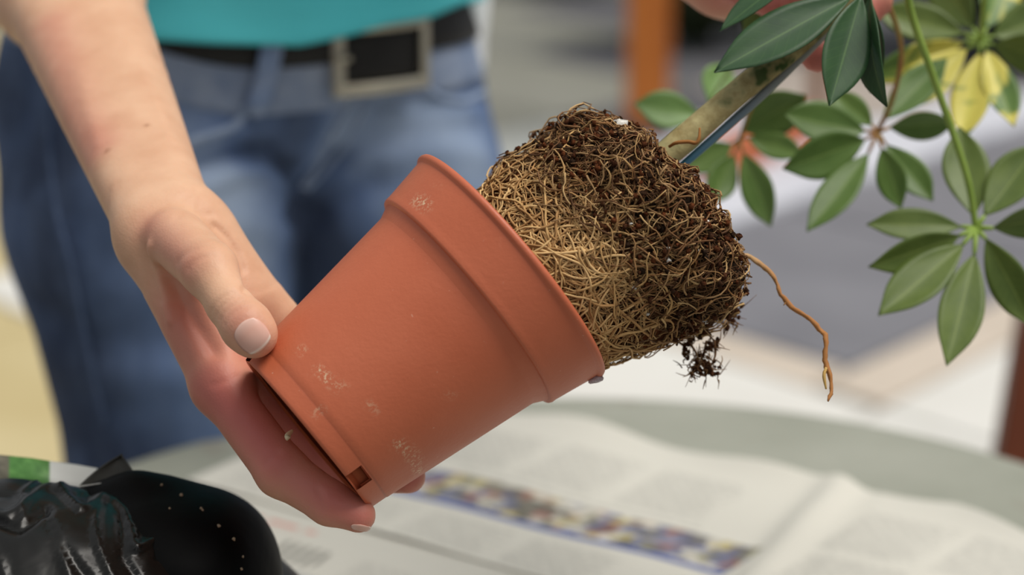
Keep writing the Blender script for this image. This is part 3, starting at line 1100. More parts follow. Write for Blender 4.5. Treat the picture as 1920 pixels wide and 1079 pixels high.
# the long dangling root and the short hooked one by the stem
pts = [(1350, 486), (1368, 479), (1400, 480), (1430, 499), (1454, 524), (1464, 553), (1490, 580), (1516, 596), (1540, 622), (1549, 636), (1547, 676), (1556, 705), (1559, 728), (1553, 752)]
s_ = Soup()
col_a = np.array(lin(196, 140, 78)[:3])
pp = [P(x, y, 0.925 - 0.002 * i + rng.normal() * 0.0003) for i, (x, y) in enumerate(pts)]
vr, fr_r = tube(pp, [0.0009, 0.0009, 0.0010, 0.0012, 0.0010, 0.00095, 0.0011, 0.00095, 0.0012, 0.0010, 0.0012, 0.0010, 0.0009, 0.0005], 8, 5)
vr = vr + np.array([[mnoise.noise(Vector(p) * 420), mnoise.noise(Vector(p) * 420 + Vector((9, 0, 0))), mnoise.noise(Vector(p) * 420 + Vector((0, 9, 0)))] for p in vr]) * 0.0006
gk = np.clip((vr[:, 0] - P(1368, 478, 0.92).x) / 0.022, 0, 1)[:, None]
s_.v.append(vr)
s_.f += [tuple(dict.fromkeys(q_)) for q_ in fr_r]
s_.c.append(np.array(lin(216, 184, 136)[:3]) * (1 - gk) + np.array(lin(178, 122, 70)[:3]) * gk)
s_.n += len(vr)
s_.tube([P(1549, 690, 0.9), P(1545, 705, 0.899), P(1549, 730, 0.899)], [0.0006, 0.0008, 0.0004], sides=6, sub=5, c=np.array(lin(214, 176, 104)[:3]))
s_.tube([P(1475, 566, 0.914), P(1469, 573, 0.914)], [0.0004, 0.0002], sides=5, c=col_a)
o = s_.build('dangling_root', m_root, plant, True, attr='tint')
o['label'] = 'single long root hanging free of the root ball'
s_ = Soup()
s_.tube([P(1255, 275, 0.915), P(1268, 268, 0.912), P(1290, 266, 0.911), P(1305, 268, 0.910), P(1311, 258, 0.910), P(1312, 240, 0.911)], [0.0007, 0.0008, 0.0008, 0.0008, 0.0007, 0.0004], sides=6, sub=5, c=np.array(lin(160, 108, 56)[:3]))
s_.build('hooked_root', m_root, plant, True, attr='tint')

# stem and the blue-grey support stake beside it
m_stem = M('mossy_stem', lin(170, 156, 108), 0.8, 0.2)
bark = m_stem.ramp(m_stem.noise(120, 4, 0.65), [(0.3, lin(140, 122, 78)), (0.7, lin(190, 178, 130))])
moss = m_stem.ramp(m_stem.noise(60, 3), [(0.54, (0, 0, 0, 1)), (0.64, (1, 1, 1, 1))])
m_stem.color(m_stem.mix(m_stem.math('MULTIPLY', moss, m_stem.attr('moss')), bark, lin(58, 76, 36)))
m_stem.bump(m_stem.noise(220, 4), 0.0006)
sp_ = [(1215, 320, 0.932), (1300, 246, 0.936), (1400, 160, 0.942), (1500, 78, 0.948), (1580, 8, 0.953), (1680, -82, 0.958), (1790, -180, 0.966)]
v, f = tube([P(*p) for p in sp_], [0.0060, 0.0058, 0.0055, 0.0052, 0.0048, 0.0045, 0.004], 20, 10)
mo = np.clip((v @ np.array(RT) - 0.03) / 0.08, 0.15, 1)
s_ = Soup()
s_.add(v, f, None)
st_o = mesh_obj('stem', v, [tuple(dict.fromkeys(q)) for q in f], m_stem, plant, True, {'moss': mo})
m_stake = M('blue_grey_cane', lin(104, 126, 140), 0.45, 0.4)
m_stake.color(m_stake.ramp(m_stake.attr('along'), [(0.0, lin(50, 112, 140)), (0.3, lin(96, 120, 136)), (0.55, lin(138, 142, 140)), (1.0, lin(156, 154, 144))]))
v, f = tube([P(1240, 345, 0.938), P(1305, 288, 0.94), P(1440, 168, 0.946), P(1590, 20, 0.952), P(1700, -85, 0.958)], [0.0017, 0.0018, 0.0020, 0.0021, 0.0022], 12, 6)
al = np.clip((v[:, 0] - 0.07) / 0.075, 0, 1)
mesh_obj('support_stake', v, [tuple(dict.fromkeys(q)) for q in f], m_stake, plant, True, {'along': al})['label'] = 'thin blue-grey support cane along the stem'

# leaves
def leaf_mat(name, dk, md, lt, yellow=0.0, rough=0.45):
    m = M(name, md, rough, 0.4)
    u, w = m.attr('lu'), m.attr('lw')
    n = m.noise(45, 3)
    c = m.ramp(n, [(0.3, dk), (0.7, md)])
    vein = m.n('ShaderNodeTexWave', Scale=1.0)
    side = m.math('ABSOLUTE', w)
    ph = m.math('SINE', m.math('MULTIPLY', m.math('SUBTRACT', u, m.math('MULTIPLY', side, 0.18)), 75.0))
    vm = m.math('MULTIPLY', m.math('GREATER_THAN', ph, 0.9), 0.07)
    c = m.mix(vm, c, lt)
    rib = m.math('MULTIPLY', m.math('LESS_THAN', side, 0.04), 0.4)
    if yellow:
        yn = m.math('ADD', m.math('MULTIPLY', m.noise(38, 2, dist=0.8), 1.0), m.attr('ly'))
        ym = m.ramp(yn, [(0.50, (0, 0, 0, 1)), (0.58, (1, 1, 1, 1))])
        c = m.mix(ym, c, lin(206, 196, 92))
    c = m.mix(rib, c, lt)
    m.color(c)
    m.bump(m.math('MULTIPLY', m.math('SUBTRACT', 1.0, vm), 1.0), 0.0004)
    m.b.inputs['Transmission Weight'].default_value = 0.0
    return m
m_leafA = leaf_mat('dark_blue_green_leaf', lin(38, 66, 40), lin(56, 88, 50), lin(106, 138, 80))
m_leafB = leaf_mat('mid_green_leaf', lin(76, 106, 42), lin(98, 126, 62), lin(140, 164, 90))
m_leafC = leaf_mat('olive_green_leaf', lin(78, 98, 38), lin(102, 120, 54), lin(142, 158, 80))
m_leafY = leaf_mat('variegated_leaf', lin(74, 104, 46), lin(98, 128, 62), lin(176, 190, 90), 1.0)
m_pet = simple('green_petiole', lin(126, 152, 62), lin(146, 170, 78), 60, 0.5)
m_petr = simple('reddish_petiole', lin(168, 104, 62), lin(146, 128, 66), 60, 0.5)

def leaflet(base, tip, wpx, mat, parent, roll=0.0, droop=0.0, fold=0.25, yellow=0.0, shape=0.52):
    """base, tip = (px, py, depth); wpx = full width in pixels"""
    A_, B_ = P(*base), P(*tip)
    ax = B_ - A_
    Ln = ax.length
    ax.normalize()
    view = ((A_ + B_) / 2 - CAM).normalized()
    side = ax.cross(view).normalized()
    nrm = side.cross(ax).normalized()
    if nrm.dot(view) > 0:
        nrm = -nrm
    side = (side * math.cos(roll) + nrm * math.sin(roll)).normalized()
    nrm = side.cross(ax).normalized()
    if nrm.dot(view) > 0:
        nrm = -nrm
    W_ = wpx / F * (base[2] + tip[2]) / 2 / max(abs(math.cos(roll)), 0.3) / 2
    nu_, nw = 19, 9
    vs, lu, lw = [], [], []
    for i in range(nu_):
        t = i / (nu_ - 1)
        # outline: narrow base, broad middle, drawn-out tip
        wv = (math.sin(math.pi * min(t, 1) ** (math.log(0.5) / math.log(shape))) ** 0.85) if 0 < t < 1 else 0.0
        wv = wv * (1 - 0.25 * max(0, t - 0.8) / 0.2) if t > 0.8 else wv
        wv = max(wv, 0.012)
        for j in range(nw):
            q = -1 + 2 * j / (nw - 1)
            wave = 0.03 * math.sin(t * 9 + j) * abs(q)
            p = A_ + ax * (Ln * t) + side * (W_ * wv * q) + nrm * (droop * Ln * (4 * t * (1 - t)) * 0.5 + fold * W_ * wv * (abs(q) ** 1.3) - fold * W_ * wv * 0.5 + wave * W_)
            vs.append(p)
            lu.append(t)
            lw.append(q)
    f = grid_faces(nu_, nw)
    ctr = A_
    o = mesh_obj('leaflet', np.array([tuple(p - ctr) for p in vs]), f, mat, parent, True, {'lu': lu, 'lw': lw, 'ly': np.full(len(lu), yellow)})
    o.location = ctr
    so_ = o.modifiers.new('thickness', 'SOLIDIFY')
    so_.thickness = 0.0005
    return o

def whorl(path, rad, leaves, pmat, lmat, lab=None):
    """petiole along path (px,py,depth...) ending at the hub; leaves = [(base, tip, width, kw)]"""
    s = Soup()
    s.tube([P(*p) for p in path], np.linspace(rad, rad * 0.8, len(path)), sides=10, sub=8)
    hub = path[-1]
    for L_ in leaves:
        s.tube([P(*hub), P(*L_[0])], [rad * 0.85, rad * 0.5], sides=8, sub=1)
    pt = s.build('leaf_stalk', pmat, plant)
    if lab:
        pt['label'] = lab
    for L_ in leaves:
        kw = dict(L_[3]) if len(L_) > 3 else {}
        mt = kw.pop('mat', lmat)
        leaflet(L_[0], L_[1], L_[2], mt, pt, **kw)
    return pt

# A: the whorl nearest the camera, its hub just above the frame
whorl([(1660, -65, 0.956), (1640, -50, 0.948), (1615, -22, 0.94)], 0.0016, [
    ((1596, -6, 0.938), (1340, 136, 0.925), 88, dict(roll=0.45, droop=0.06)),
    ((1614, -8, 0.935), (1556, 198, 0.920), 88, dict(roll=-0.3, droop=0.05)),
    ((1628, -10, 0.945), (1632, 175, 0.965), 62, dict(roll=0.9)),
    ((1632, -10, 0.938), (1662, 200, 0.925), 50, dict(roll=1.0, droop=0.18)),
    ((1510, -66, 0.94), (1350, 58, 0.935), 40, dict(roll=0.85, droop=0.05)),
    ((1630, -40, 0.945), (1720, -190, 0.96), 70, {}),
], m_pet, m_leafA)
# C: big whorl hanging at the right
whorl([(1690, -120, 0.985), (1705, 10, 1.0), (1745, 130, 1.01), (1785, 245, 1.02), (1815, 340, 1.025), (1830, 428, 1.03)], 0.0019, [
    ((1826, 405, 1.032), (1798, 238, 1.05), 88, dict(roll=0.2)),
    ((1846, 405, 1.03), (1948, 268, 1.04), 84, dict(roll=-0.2)),
    ((1862, 428, 1.025), (2010, 405, 1.02), 60, dict(roll=0.5)),
    ((1848, 448, 1.025), (1935, 612, 1.01), 74, dict(roll=0.3)),
    ((1827, 476, 1.022), (1776, 686, 1.0), 84, dict(roll=-0.15, droop=0.06)),
    ((1806, 458, 1.022), (1648, 592, 1.005), 84, dict(roll=0.3, droop=0.05)),
    ((1800, 442, 1.024), (1629, 502, 1.01), 62, dict(roll=-0.5, droop=0.05)),
    ((1802, 425, 1.028), (1625, 422, 1.03), 60, dict(roll=0.4, droop=0.08)),
], m_pet, m_leafC)
# B: whorl in the middle
whorl([(1655, -20, 1.02), (1690, 90, 1.05), (1672, 190, 1.07), (1645, 248, 1.08)], 0.0014, [
    ((1622, 246, 1.08), (1470, 215, 1.07), 78, dict(roll=0.35)),
    ((1622, 262, 1.078), (1468, 318, 1.06), 82, dict(roll=-0.3, droop=0.08)),
    ((1628, 288, 1.075), (1514, 434, 1.05), 66, dict(roll=0.3)),
    ((1653, 278, 1.075), (1690, 390, 1.06), 58, dict(roll=0.3)),
    ((1662, 272, 1.078), (1750, 376, 1.065), 62, dict(roll=-0.3)),
    ((1668, 240, 1.08), (1790, 232, 1.075), 54, dict(roll=0.5)),
    ((1655, 225, 1.085), (1775, 108, 1.10), 66, dict(roll=-0.3)),
    ((1635, 235, 1.085), (1560, 172, 1.10), 52, dict(roll=0.3)),
], m_petr, m_leafB)
# D: variegated whorl in the upper right
whorl([(1800, -140, 1.0), (1845, -40, 1.07), (1838, 76, 1.12)], 0.0017, [
    ((1836, 100, 1.118), (1806, 262, 1.09), 74, dict(roll=0.25, mat=m_leafY, yellow=0.12)),
    ((1850, 92, 1.118), (1902, 236, 1.09), 62, dict(roll=-0.3, mat=m_leafY, yellow=0.03)),
    ((1812, 92, 1.12), (1668, 208, 1.10), 78, dict(roll=0.3, mat=m_leafY, yellow=0.11)),
    ((1806, 78, 1.12), (1620, 152, 1.11), 62, dict(roll=-0.4, mat=m_leafY, yellow=0.08)),
    ((1808, 62, 1.12), (1640, 20, 1.13), 70, dict(roll=0.4)),
    ((1824, 52, 1.122), (1742, -70, 1.15), 84, dict(roll=-0.3)),
    ((1850, 52, 1.122), (1900, -90, 1.15), 84, dict(roll=0.3, mat=m_leafY, yellow=0.0)),
    ((1862, 68, 1.12), (1990, 20, 1.12), 80, dict(roll=-0.3)),
    ((1862, 84, 1.12), (2000, 120, 1.10), 74, dict(roll=0.3)),
], m_pet, m_leafC)
# E: small whorl just right of the root ball
whorl([(1470, 40, 1.0), (1440, 130, 1.06), (1405, 210, 1.11), (1386, 262, 1.13)], 0.0012, [
    ((1396, 248, 1.13), (1510, 178, 1.12), 84, dict(roll=0.3)),
    ((1402, 258, 1.13), (1508, 290, 1.12), 50, dict(roll=-0.3)),
    ((1394, 288, 1.128), (1446, 424, 1.11), 62, dict(roll=0.25)),
    ((1376, 290, 1.13), (1332, 384, 1.12), 58, dict(roll=-0.3)),
    ((1372, 270, 1.132), (1285, 320, 1.13), 58, dict(roll=0.3)),
], m_petr, m_leafB)
# F: two blurred leaves behind the stem
whorl([(1420, -10, 1.02), (1400, 80, 1.10), (1345, 168, 1.17), (1325, 206, 1.18)], 0.0011, [
    ((1312, 216, 1.18), (1190, 196, 1.17), 70, dict(roll=0.3)),
    ((1330, 190, 1.18), (1362, 118, 1.19), 66, dict(roll=0.2)),
], m_pet, leaf_mat('pale_green_leaf', lin(104, 138, 76), lin(124, 158, 92), lin(150, 176, 110)))
# G: leaf seen behind the hand at the top
whorl([(1520, -120, 0.99), (1460, -90, 1.02), (1430, -60, 1.03)], 0.0011, [
    ((1420, -40, 1.03), (1345, 30, 1.04), 46, dict(roll=0.3)),
    ((1440, -30, 1.03), (1395, 58, 1.04), 40, dict(roll=-0.3)),
], m_pet, m_leafB)

#@@PERSON
# ------------------------------------------------------------------ the person
person = empty('person', 'person in teal top and blue jeans tipping the plant out of its pot', 'person')
def C(px, py, d, r, px2, py2, d2, r2):
    return rcone(P(px, py, d), r * d / F, P(px2, py2, d2), r2 * d2 / F)
PHI = math.radians(30)
BL = Vector((math.cos(PHI), math.sin(PHI), 0))      # across the hips
BN = Vector((math.sin(PHI), -math.cos(PHI), 0))     # belly direction
BZ = Vector((0, 0, 1))
HIP = P(455, 110, 1.51)
def BB(l, n, z):
    return Vector((HIP.x, HIP.y, 0)) + BL * l + BN * n + BZ * z

# --- skin: right arm and hand, left arm and hand, trunk under the top, one blended surface
HL = [P(200, 400, 0.99), P(820, 1020, 0.84)]
fx = (P(190, 700, 0.93).x, P(815, 700, 0.9).x)
fy = (0.835, 0.985)
fz = (P(600, 1020, 0.9).z - 0.004, P(300, 380, 0.95).z + 0.01)
fld = Field(axis(-0.52, 0.36, fx, 0.00125, 0.005), axis(0.78, 1.75, fy, 0.00135, 0.005), axis(fz[0] - 0.02, 1.52, fz, 0.00125, 0.005))
# trunk and shoulders, leaning forward
trunk = [BB(0, 0, 0.93), BB(0, 0.03, 1.12), BB(0, 0.09, 1.28)]
fld.add(ell(BB(0, 0.0, 0.98), (BL, BN, BZ), (0.150, 0.092, 0.12)), 0.03)
fld.add(ell(BB(0, 0.035, 1.14), (BL, BN, BZ), (0.135, 0.085, 0.16)), 0.05)
fld.add(ell(BB(0, 0.085, 1.30), (BL, BN, BZ), (0.150, 0.095, 0.13)), 0.05)
RS, LS = BB(-0.165, 0.12, 1.36), BB(0.165, 0.10, 1.38)
fld.add(rcone(RS, 0.055, BB(0, 0.10, 1.40), 0.06), 0.04)
fld.add(rcone(LS, 0.055, BB(0, 0.10, 1.40), 0.06), 0.04)
fld.add(rcone(BB(0, 0.10, 1.40), 0.055, BB(0, 0.13, 1.50), 0.05), 0.03)
RELB = P(88, -70, 1.175)
fld.add(rcone(RS, 0.050, RELB, 0.038), 0.03)
# right forearm: two bones side by side so that the wrist is flat
fld.add(C(266, 424, 0.932, 50, 78, 0, 1.13, 74), 0.0)
fld.add(C(342, 395, 0.940, 54, 178, -20, 1.14, 80), 0.020)
fld.add(C(78, 0, 1.13, 72, 60, -70, 1.175, 120), 0.02)
fld.add(C(176, -20, 1.14, 78, 100, -80, 1.175, 120), 0.02)
# palm: metacarpals
fld.add(C(292, 474, 0.930, 50, 412, 722, 0.912, 45), 0.018)
fld.add(C(322, 462, 0.938, 48, 446, 700, 0.926, 43), 0.018)
fld.add(C(350, 455, 0.946, 46, 462, 676, 0.945, 42), 0.018)
fld.add(C(372, 448, 0.950, 44, 472, 650, 0.960, 38), 0.018)
# heel of the hand seen beyond the thumb
fld.add(C(398, 455, 0.940, 40, 520, 598, 0.946, 42), 0.012)
fld.add(C(360, 430, 0.938, 48, 440, 560, 0.935, 50), 0.014)
base0 = fld.f.copy()
# thumb
fld.branch(base0, [C(330, 448, 0.916, 58, 392, 506, 0.889, 53), C(392, 506, 0.889, 51, 430, 572, 0.876, 40), C(430, 572, 0.876, 42, 462, 612, 0.8715, 47), C(462, 612, 0.8715, 47, 476, 628, 0.8705, 45)], 0.006, 0.0035)
# index, middle, ring, little
fld.branch(base0, [C(412, 728, 0.912, 47, 528, 884, 0.889, 49), C(528, 884, 0.889, 48, 618, 944, 0.883, 41), C(618, 944, 0.883, 40, 672, 967, 0.883, 33)], 0.010, 0.0035)
fld.branch(base0, [C(448, 704, 0.928, 44, 598, 852, 0.943, 38), C(598, 852, 0.943, 38, 690, 892, 0.940, 34), C(690, 892, 0.940, 34, 766, 894, 0.922, 32)], 0.010, 0.0035)
fld.branch(base0, [C(464, 678, 0.948, 42, 590, 800, 0.966, 36), C(590, 800, 0.966, 36, 655, 842, 0.964, 33), C(655, 842, 0.964, 33, 720, 850, 0.955, 30)], 0.010, 0.0035)
fld.branch(base0, [C(474, 652, 0.962, 38, 560, 738, 0.984, 31), C(560, 738, 0.984, 31, 608, 768, 0.984, 28), C(608, 768, 0.984, 28, 664, 786, 0.975, 26)], 0.010, 0.0035)
# knuckle folds, tendons
def ridge(pts, r, k):
    for a, b in zip(pts[:-1], pts[1:]):
        fld.add(C(*a, r, *b, r), k)
def groove(pts, r, k):
    for a, b in zip(pts[:-1], pts[1:]):
        fld.sub(C(*a, r, *b, r), k)
# left arm and hand around the stem
LELB = P(1235, -330, 1.22)
fld.add(rcone(LS, 0.048, LELB, 0.038), 0.03)
fld.add(rcone(LELB, 0.038, P(1345, -120, 1.035), 0.025), 0.02)
fld.add(C(1345, -118, 1.035, 105, 1440, -72, 1.015, 72), 0.02)
fld.add(C(1345, -95, 1.03, 78, 1490, -60, 1.0, 62), 0.02)
bl = fld.f.copy()
fld.branch(bl, [C(1370, -80, 1.01, 60, 1405, -28, 0.995, 44), C(1405, -28, 0.995, 44, 1462, 4, 0.985, 36), C(1462, 4, 0.985, 36, 1510, -6, 0.972, 32)], 0.012)
fld.branch(bl, [C(1480, -66, 1.0, 50, 1540, -14, 1.0, 42), C(1540, -14, 1.0, 42, 1556, 48, 0.990, 38), C(1556, 48, 0.990, 38, 1533, 103, 0.974, 36)], 0.012)
fld.branch(bl, [C(1500, -80, 1.005, 48, 1580, -40, 1.012, 40), C(1580, -40, 1.012, 40, 1612, 22, 1.005, 36), C(1612, 22, 1.005, 36, 1600, 62, 0.994, 33)], 0.012)
fld.branch(bl, [C(1510, -95, 1.01, 44, 1610, -80, 1.02, 36), C(1610, -80, 1.02, 36, 1650, -30, 1.015, 32), C(1650, -30, 1.015, 32, 1645, 10, 1.005, 29)], 0.012)
fld.branch(bl, [C(1390, -40, 1.02, 50, 1352, -10, 1.03, 40), C(1352, -10, 1.03, 40, 1372, 4, 1.04, 36)], 0.012)

v, q = surface_nets(fld, 3)
nrm = vnormals(v, q)
# skin folds pressed into the surface
def crease(v, nrm, pts, depth, w):
    d = dist_poly(v, [P(*p) for p in pts])
    return v - nrm * (depth * np.exp(-(d / w) ** 2))[:, None]
hmask = (v[:, 0] < -0.02) & (v[:, 1] < 1.02)
idx = np.where(hmask)[0]
vh, nh = v[idx], nrm[idx]
tree = bvh(v, q)
def on(pts, off=0.0):
    out = []
    for x, y in pts:
        h_ = hit(tree, x, y, off)
        if h_ is not None:
            out.append(h_)
    return out
def press(pts, depth, w):
    global vh
    c3 = on(pts)
    if len(c3) > 1:
        d = dist_poly(vh, c3)
        vh = vh - nh * (depth * np.exp(-(d / w) ** 2))[:, None]
# thumb joint wrinkles
for k, (dx, dy) in enumerate(((-8, -8), (0, 0), (8, 9), (16, 18))):
    press([(404 + dx, 592 + dy), (418 + dx, 572 + dy), (436 + dx, 560 + dy), (450 + dx, 556 + dy)], 0.0006, 0.0009)
press([(404, 424), (428, 446), (446, 474), (456, 505), (458, 545)], 0.0012, 0.0016)      # fold behind the thumb
press([(318, 515), (340, 560), (366, 606), (400, 655)], 0.0032, 0.0045)                # hollow below the thumb
press([(282, 462), (292, 510), (308, 560), (320, 600)], -0.0016, 0.0024)                            # tendon
press([(276, 470), (290, 525), (305, 560)], 0.0011, 0.0022)
press([(595, 920), (604, 936), (606, 952)], 0.0008, 0.0013)                             # finger joint crease
press([(498, 868), (520, 850)], 0.0007, 0.0015)
press([(400, 722), (430, 715), (450, 702)], 0.0004, 0.0016)
press([(345, 372), (370, 356), (388, 350)], 0.0004, 0.0014)                             # wrist creases
press([(330, 410), (362, 398), (398, 402)], 0.0004, 0.0016)
press([(332, 492), (360, 470), (395, 462)], 0.0005, 0.0022)
press([(352, 505), (372, 486), (400, 478)], 0.0004, 0.0016)
for ln in ([(240, 60), (285, 170), (320, 260)], [(130, 60), (160, 180), (185, 270)]):   # veins and muscle edges
    press(ln, -0.0006, 0.0035)
v[idx] = vh
# colour: redder knuckles, palm and fingertips, with some hand and arm shade painted in
blush_shade = np.zeros(len(v))
def red(pts, w, a):
    global blush_shade
    blush_shade = np.maximum(blush_shade, a * np.exp(-(dist_poly(v, [P(*p) for p in pts]) / w) ** 2))
red([(400, 725, 0.905), (470, 800, 0.89), (530, 880, 0.87), (690, 975, 0.87)], 0.017, 1.0)
red([(340, 620, 0.91), (420, 740, 0.91)], 0.022, 0.7)
red([(440, 600, 0.86), (500, 650, 0.86)], 0.010, 0.5)
red([(275, 425, 0.91), (300, 440, 0.91), (350, 500, 0.88)], 0.009, 0.5)
red([(430, 690, 0.925), (520, 790, 0.93), (600, 860, 0.935), (660, 900, 0.93)], 0.022, 1.0)  # reddened palm and fingers also paint the shadow under the pot
red([(766, 900, 0.915), (740, 900, 0.93)], 0.012, 0.9)
red([(105, 60, 1.07), (160, 230, 1.0), (185, 280, 0.97)], 0.011, 0.55)  # pinker strip paints in the shaded left of the forearm
red([(1340, 0, 1.0), (1500, 20, 0.97), (1545, 110, 0.97), (1620, 40, 1.0)], 0.03, 0.95)
red([(350, 570, 0.91), (430, 690, 0.91)], 0.020, 0.45)
m_skin = M('skin', lin(212, 166, 134), 0.5, 0.35, sss=0.12)
n_ = m_skin.noise(60, 4)
c_ = m_skin.ramp(n_, [(0.3, lin(212, 164, 132)), (0.7, lin(224, 180, 148))])
c_ = m_skin.mix(m_skin.attr('blush_shade'), c_, lin(194, 108, 98))
mole = m_skin.attr('mole')
c_ = m_skin.mix(mole, c_, lin(150, 92, 60))
m_skin.color(c_)
vo = m_skin.n('ShaderNodeTexVoronoi', Scale=900.0)
m_skin.L(m_skin.coord('Object'), vo.inputs['Vector'])
m_skin.bump(vo.outputs['Distance'], 0.00012, 0.5)
m_skin.bump(m_skin.noise(260, 4, 0.6), 0.00025, 0.5)
mole = np.zeros(len(v))
for x, y, w in ((172, 95, 0.0011), (201, 283, 0.0015), (165, 250, 0.0008), (275, 235, 0.0012)):
    h_ = hit(tree, x, y)
    if h_ is not None:
        mole = np.maximum(mole, 0.8 * np.exp(-(np.linalg.norm(v - np.array(h_), axis=1) / w) ** 2))
skin = mesh_obj('body', v, q, m_skin, person, True, {'blush_shade': blush_shade, 'mole': mole})
tree = bvh(v, q)

# nails
m_nail = M('fingernail', lin(222, 176, 160), 0.28, 0.5)
m_nail.color(m_nail.ramp(m_nail.attr('free'), [(0.0, lin(224, 184, 168)), (0.35, lin(220, 170, 152)), (0.86, lin(224, 180, 164)), (0.93, lin(244, 232, 218)), (1.0, lin(240, 226, 210))]))
def nail(cx, cy, ux, uy, length, width, off, ray_from=None):
    nu_, nw = 15, 15
    vs, fr__ = [], []
    lnn = math.hypot(ux, uy)
    ux, uy = ux / lnn, uy / lnn
    for i in range(nu_):
        t = -1 + 2 * i / (nu_ - 1)
        for j in range(nw):
            w = -1 + 2 * j / (nw - 1)
            # rounded square
            a_ = t * math.sqrt(1 - 0.42 * w * w)
            b_ = w * math.sqrt(1 - 0.42 * t * t)
            x = cx + ux * a_ * length / 2 - uy * b_ * width / 2
            y = cy + uy * a_ * length / 2 + ux * b_ * width / 2
            if ray_from is None:
                h_ = hit(tree, x, y, off * (1 - 0.75 * max(abs(a_), abs(b_)) ** 6))
            else:
                d0, dirv = ray_from
                o0 = P(x, y, d0)
                h_, n0, _, _ = tree.ray_cast(o0, dirv)
                if h_ is not None:
                    h_ = h_ - dirv * off
            if h_ is None:
                h_ = vs[-1]
            vs.append(h_)
            fr__.append((t + 1) / 2)
    o = mesh_obj('fingernail', np.array([tuple(p) for p in vs]), grid_faces(nu_, nw), m_nail, skin, True, {'free': fr__})
    so_ = o.modifiers.new('thickness', 'SOLIDIFY')
    so_.thickness = 0.0005
    so_.offset = 0
    return o
nail(473, 630, 0.55, 0.62, 62, 60, 0.0005)
nail(678, 990, 0.95, 0.16, 40, 11, 0.0003)

# --- jeans
jf = Field(np.arange(-0.42, 0.14, 0.0032), np.arange(1.28, 1.74, 0.0032), np.arange(0.02, 1.02, 0.0034))
jf.add(ell(BB(0, 0.0, 0.985), (BL, BN, BZ), (0.156, 0.106, 0.125)), 0.0)
jf.add(ell(BB(0.0, -0.02, 0.93), (BL, BN, BZ), (0.158, 0.098, 0.075)), 0.03)
jb = jf.f.copy()
def JP(*a):
    return P(*a)
kR = P(346, 880, 1.535)
kL = P(735, 900, 1.65)
jf.branch(jb, [rcone(P(252, 200, 1.515), 0.092, P(284, 400, 1.495), 0.0965), rcone(P(284, 400, 1.495), 0.0965, kR, 0.076),
               rcone(kR, 0.076, Vector((kR.x + 0.02, kR.y + 0.03, 0.42)), 0.062), rcone(Vector((kR.x + 0.02, kR.y + 0.03, 0.42)), 0.062, Vector((kR.x + 0.02, kR.y + 0.10, 0.06)), 0.055)], 0.035, 0.02)
jf.branch(jb, [rcone(P(690, 190, 1.565), 0.084, P(704, 360, 1.565), 0.088), rcone(P(704, 360, 1.565), 0.088, kL, 0.072),
               rcone(kL, 0.072, Vector((kL.x, kL.y + 0.05, 0.42)), 0.062), rcone(Vector((kL.x, kL.y + 0.05, 0.42)), 0.062, Vector((kL.x, kL.y + 0.09, 0.06)), 0.055)], 0.035, 0.02)
jv, jq = surface_nets(jf, 3)
jn = vnormals(jv, jq)
jt = bvh(jv, jq)
def jon(pts, off=0.0):
    return [h_ for h_ in (hit(jt, x, y, off) for x, y in pts) if h_ is not None]
def jpress(pts, depth, w):
    global jv
    c3 = jon(pts)
    if len(c3) > 1:
        jv = jv - jn * (depth * np.exp(-(dist_poly(jv, c3) / w) ** 2))[:, None]
# folds at the crotch and over the thighs
jpress([(352, 318), (430, 290), (500, 286), (545, 325), (556, 380)], 0.010, 0.008)
jpress([(380, 350), (450, 315), (510, 312), (548, 372)], -0.006, 0.009)
jpress([(400, 270), (470, 262), (540, 300)], -0.004, 0.012)
jpress([(640, 300), (590, 345), (556, 372), (548, 395)], 0.010, 0.008)
jpress([(700, 330), (620, 370), (580, 400)], 0.006, 0.010)
jpress([(600, 330), (680, 270), (780, 240), (880, 235)], 0.004, 0.012)
jpress([(590, 360), (680, 310), (790, 285), (900, 290)], -0.004, 0.012)
jpress([(580, 400), (680, 350), (800, 330)], 0.004, 0.012)
jpress([(720, 190), (800, 200), (900, 180)], 0.004, 0.010)
jpress([(740, 215), (820, 222), (905, 205)], -0.004, 0.010)
jpress([(130, 420), (220, 480), (330, 500)], 0.004, 0.018)
jpress([(90, 600), (200, 640), (300, 640)], 0.004, 0.018)
jpress([(100, 660), (210, 700), (330, 700)], -0.004, 0.02)
jpress([(40, 200), (60, 330), (50, 440)], 0.005, 0.02)
jpress([(400, 430), (470, 420), (540, 440)], -0.003, 0.012)
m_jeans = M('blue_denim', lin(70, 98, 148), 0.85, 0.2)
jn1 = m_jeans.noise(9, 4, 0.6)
fade_shade = m_jeans.math('ADD', m_jeans.attr('fade_shade'), m_jeans.math('MULTIPLY', m_jeans.math('SUBTRACT', jn1, 0.5), 1.1))
jc = m_jeans.ramp(fade_shade, [(0.05, lin(32, 43, 70)), (0.45, lin(90, 112, 152)), (0.95, lin(160, 177, 202))])
st_ = m_jeans.noise(60, 3, 0.6, stretch=(1, 1, 0.12))
jc = m_jeans.mix(m_jeans.math('MULTIPLY', st_, 0.25), jc, lin(150, 168, 196))
m_jeans.color(jc)
m_jeans.bump(m_jeans.noise(1200, 2), 0.0005)
m_jeans.bump(m_jeans.noise(28, 3), 0.004, 0.5)
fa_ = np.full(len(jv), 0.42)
def fade_shade_at(pts, w, a):
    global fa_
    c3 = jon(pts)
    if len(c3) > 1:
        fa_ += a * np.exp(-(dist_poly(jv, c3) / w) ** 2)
fade_shade_at([(390, 400), (450, 480), (500, 600)], 0.035, 0.40)
fade_shade_at([(700, 200), (800, 230), (880, 300)], 0.04, 0.38)
fade_shade_at([(640, 230), (600, 300), (560, 350)], 0.01, 0.3)
fade_shade_at([(340, 330), (430, 340), (500, 330)], 0.012, 0.25)
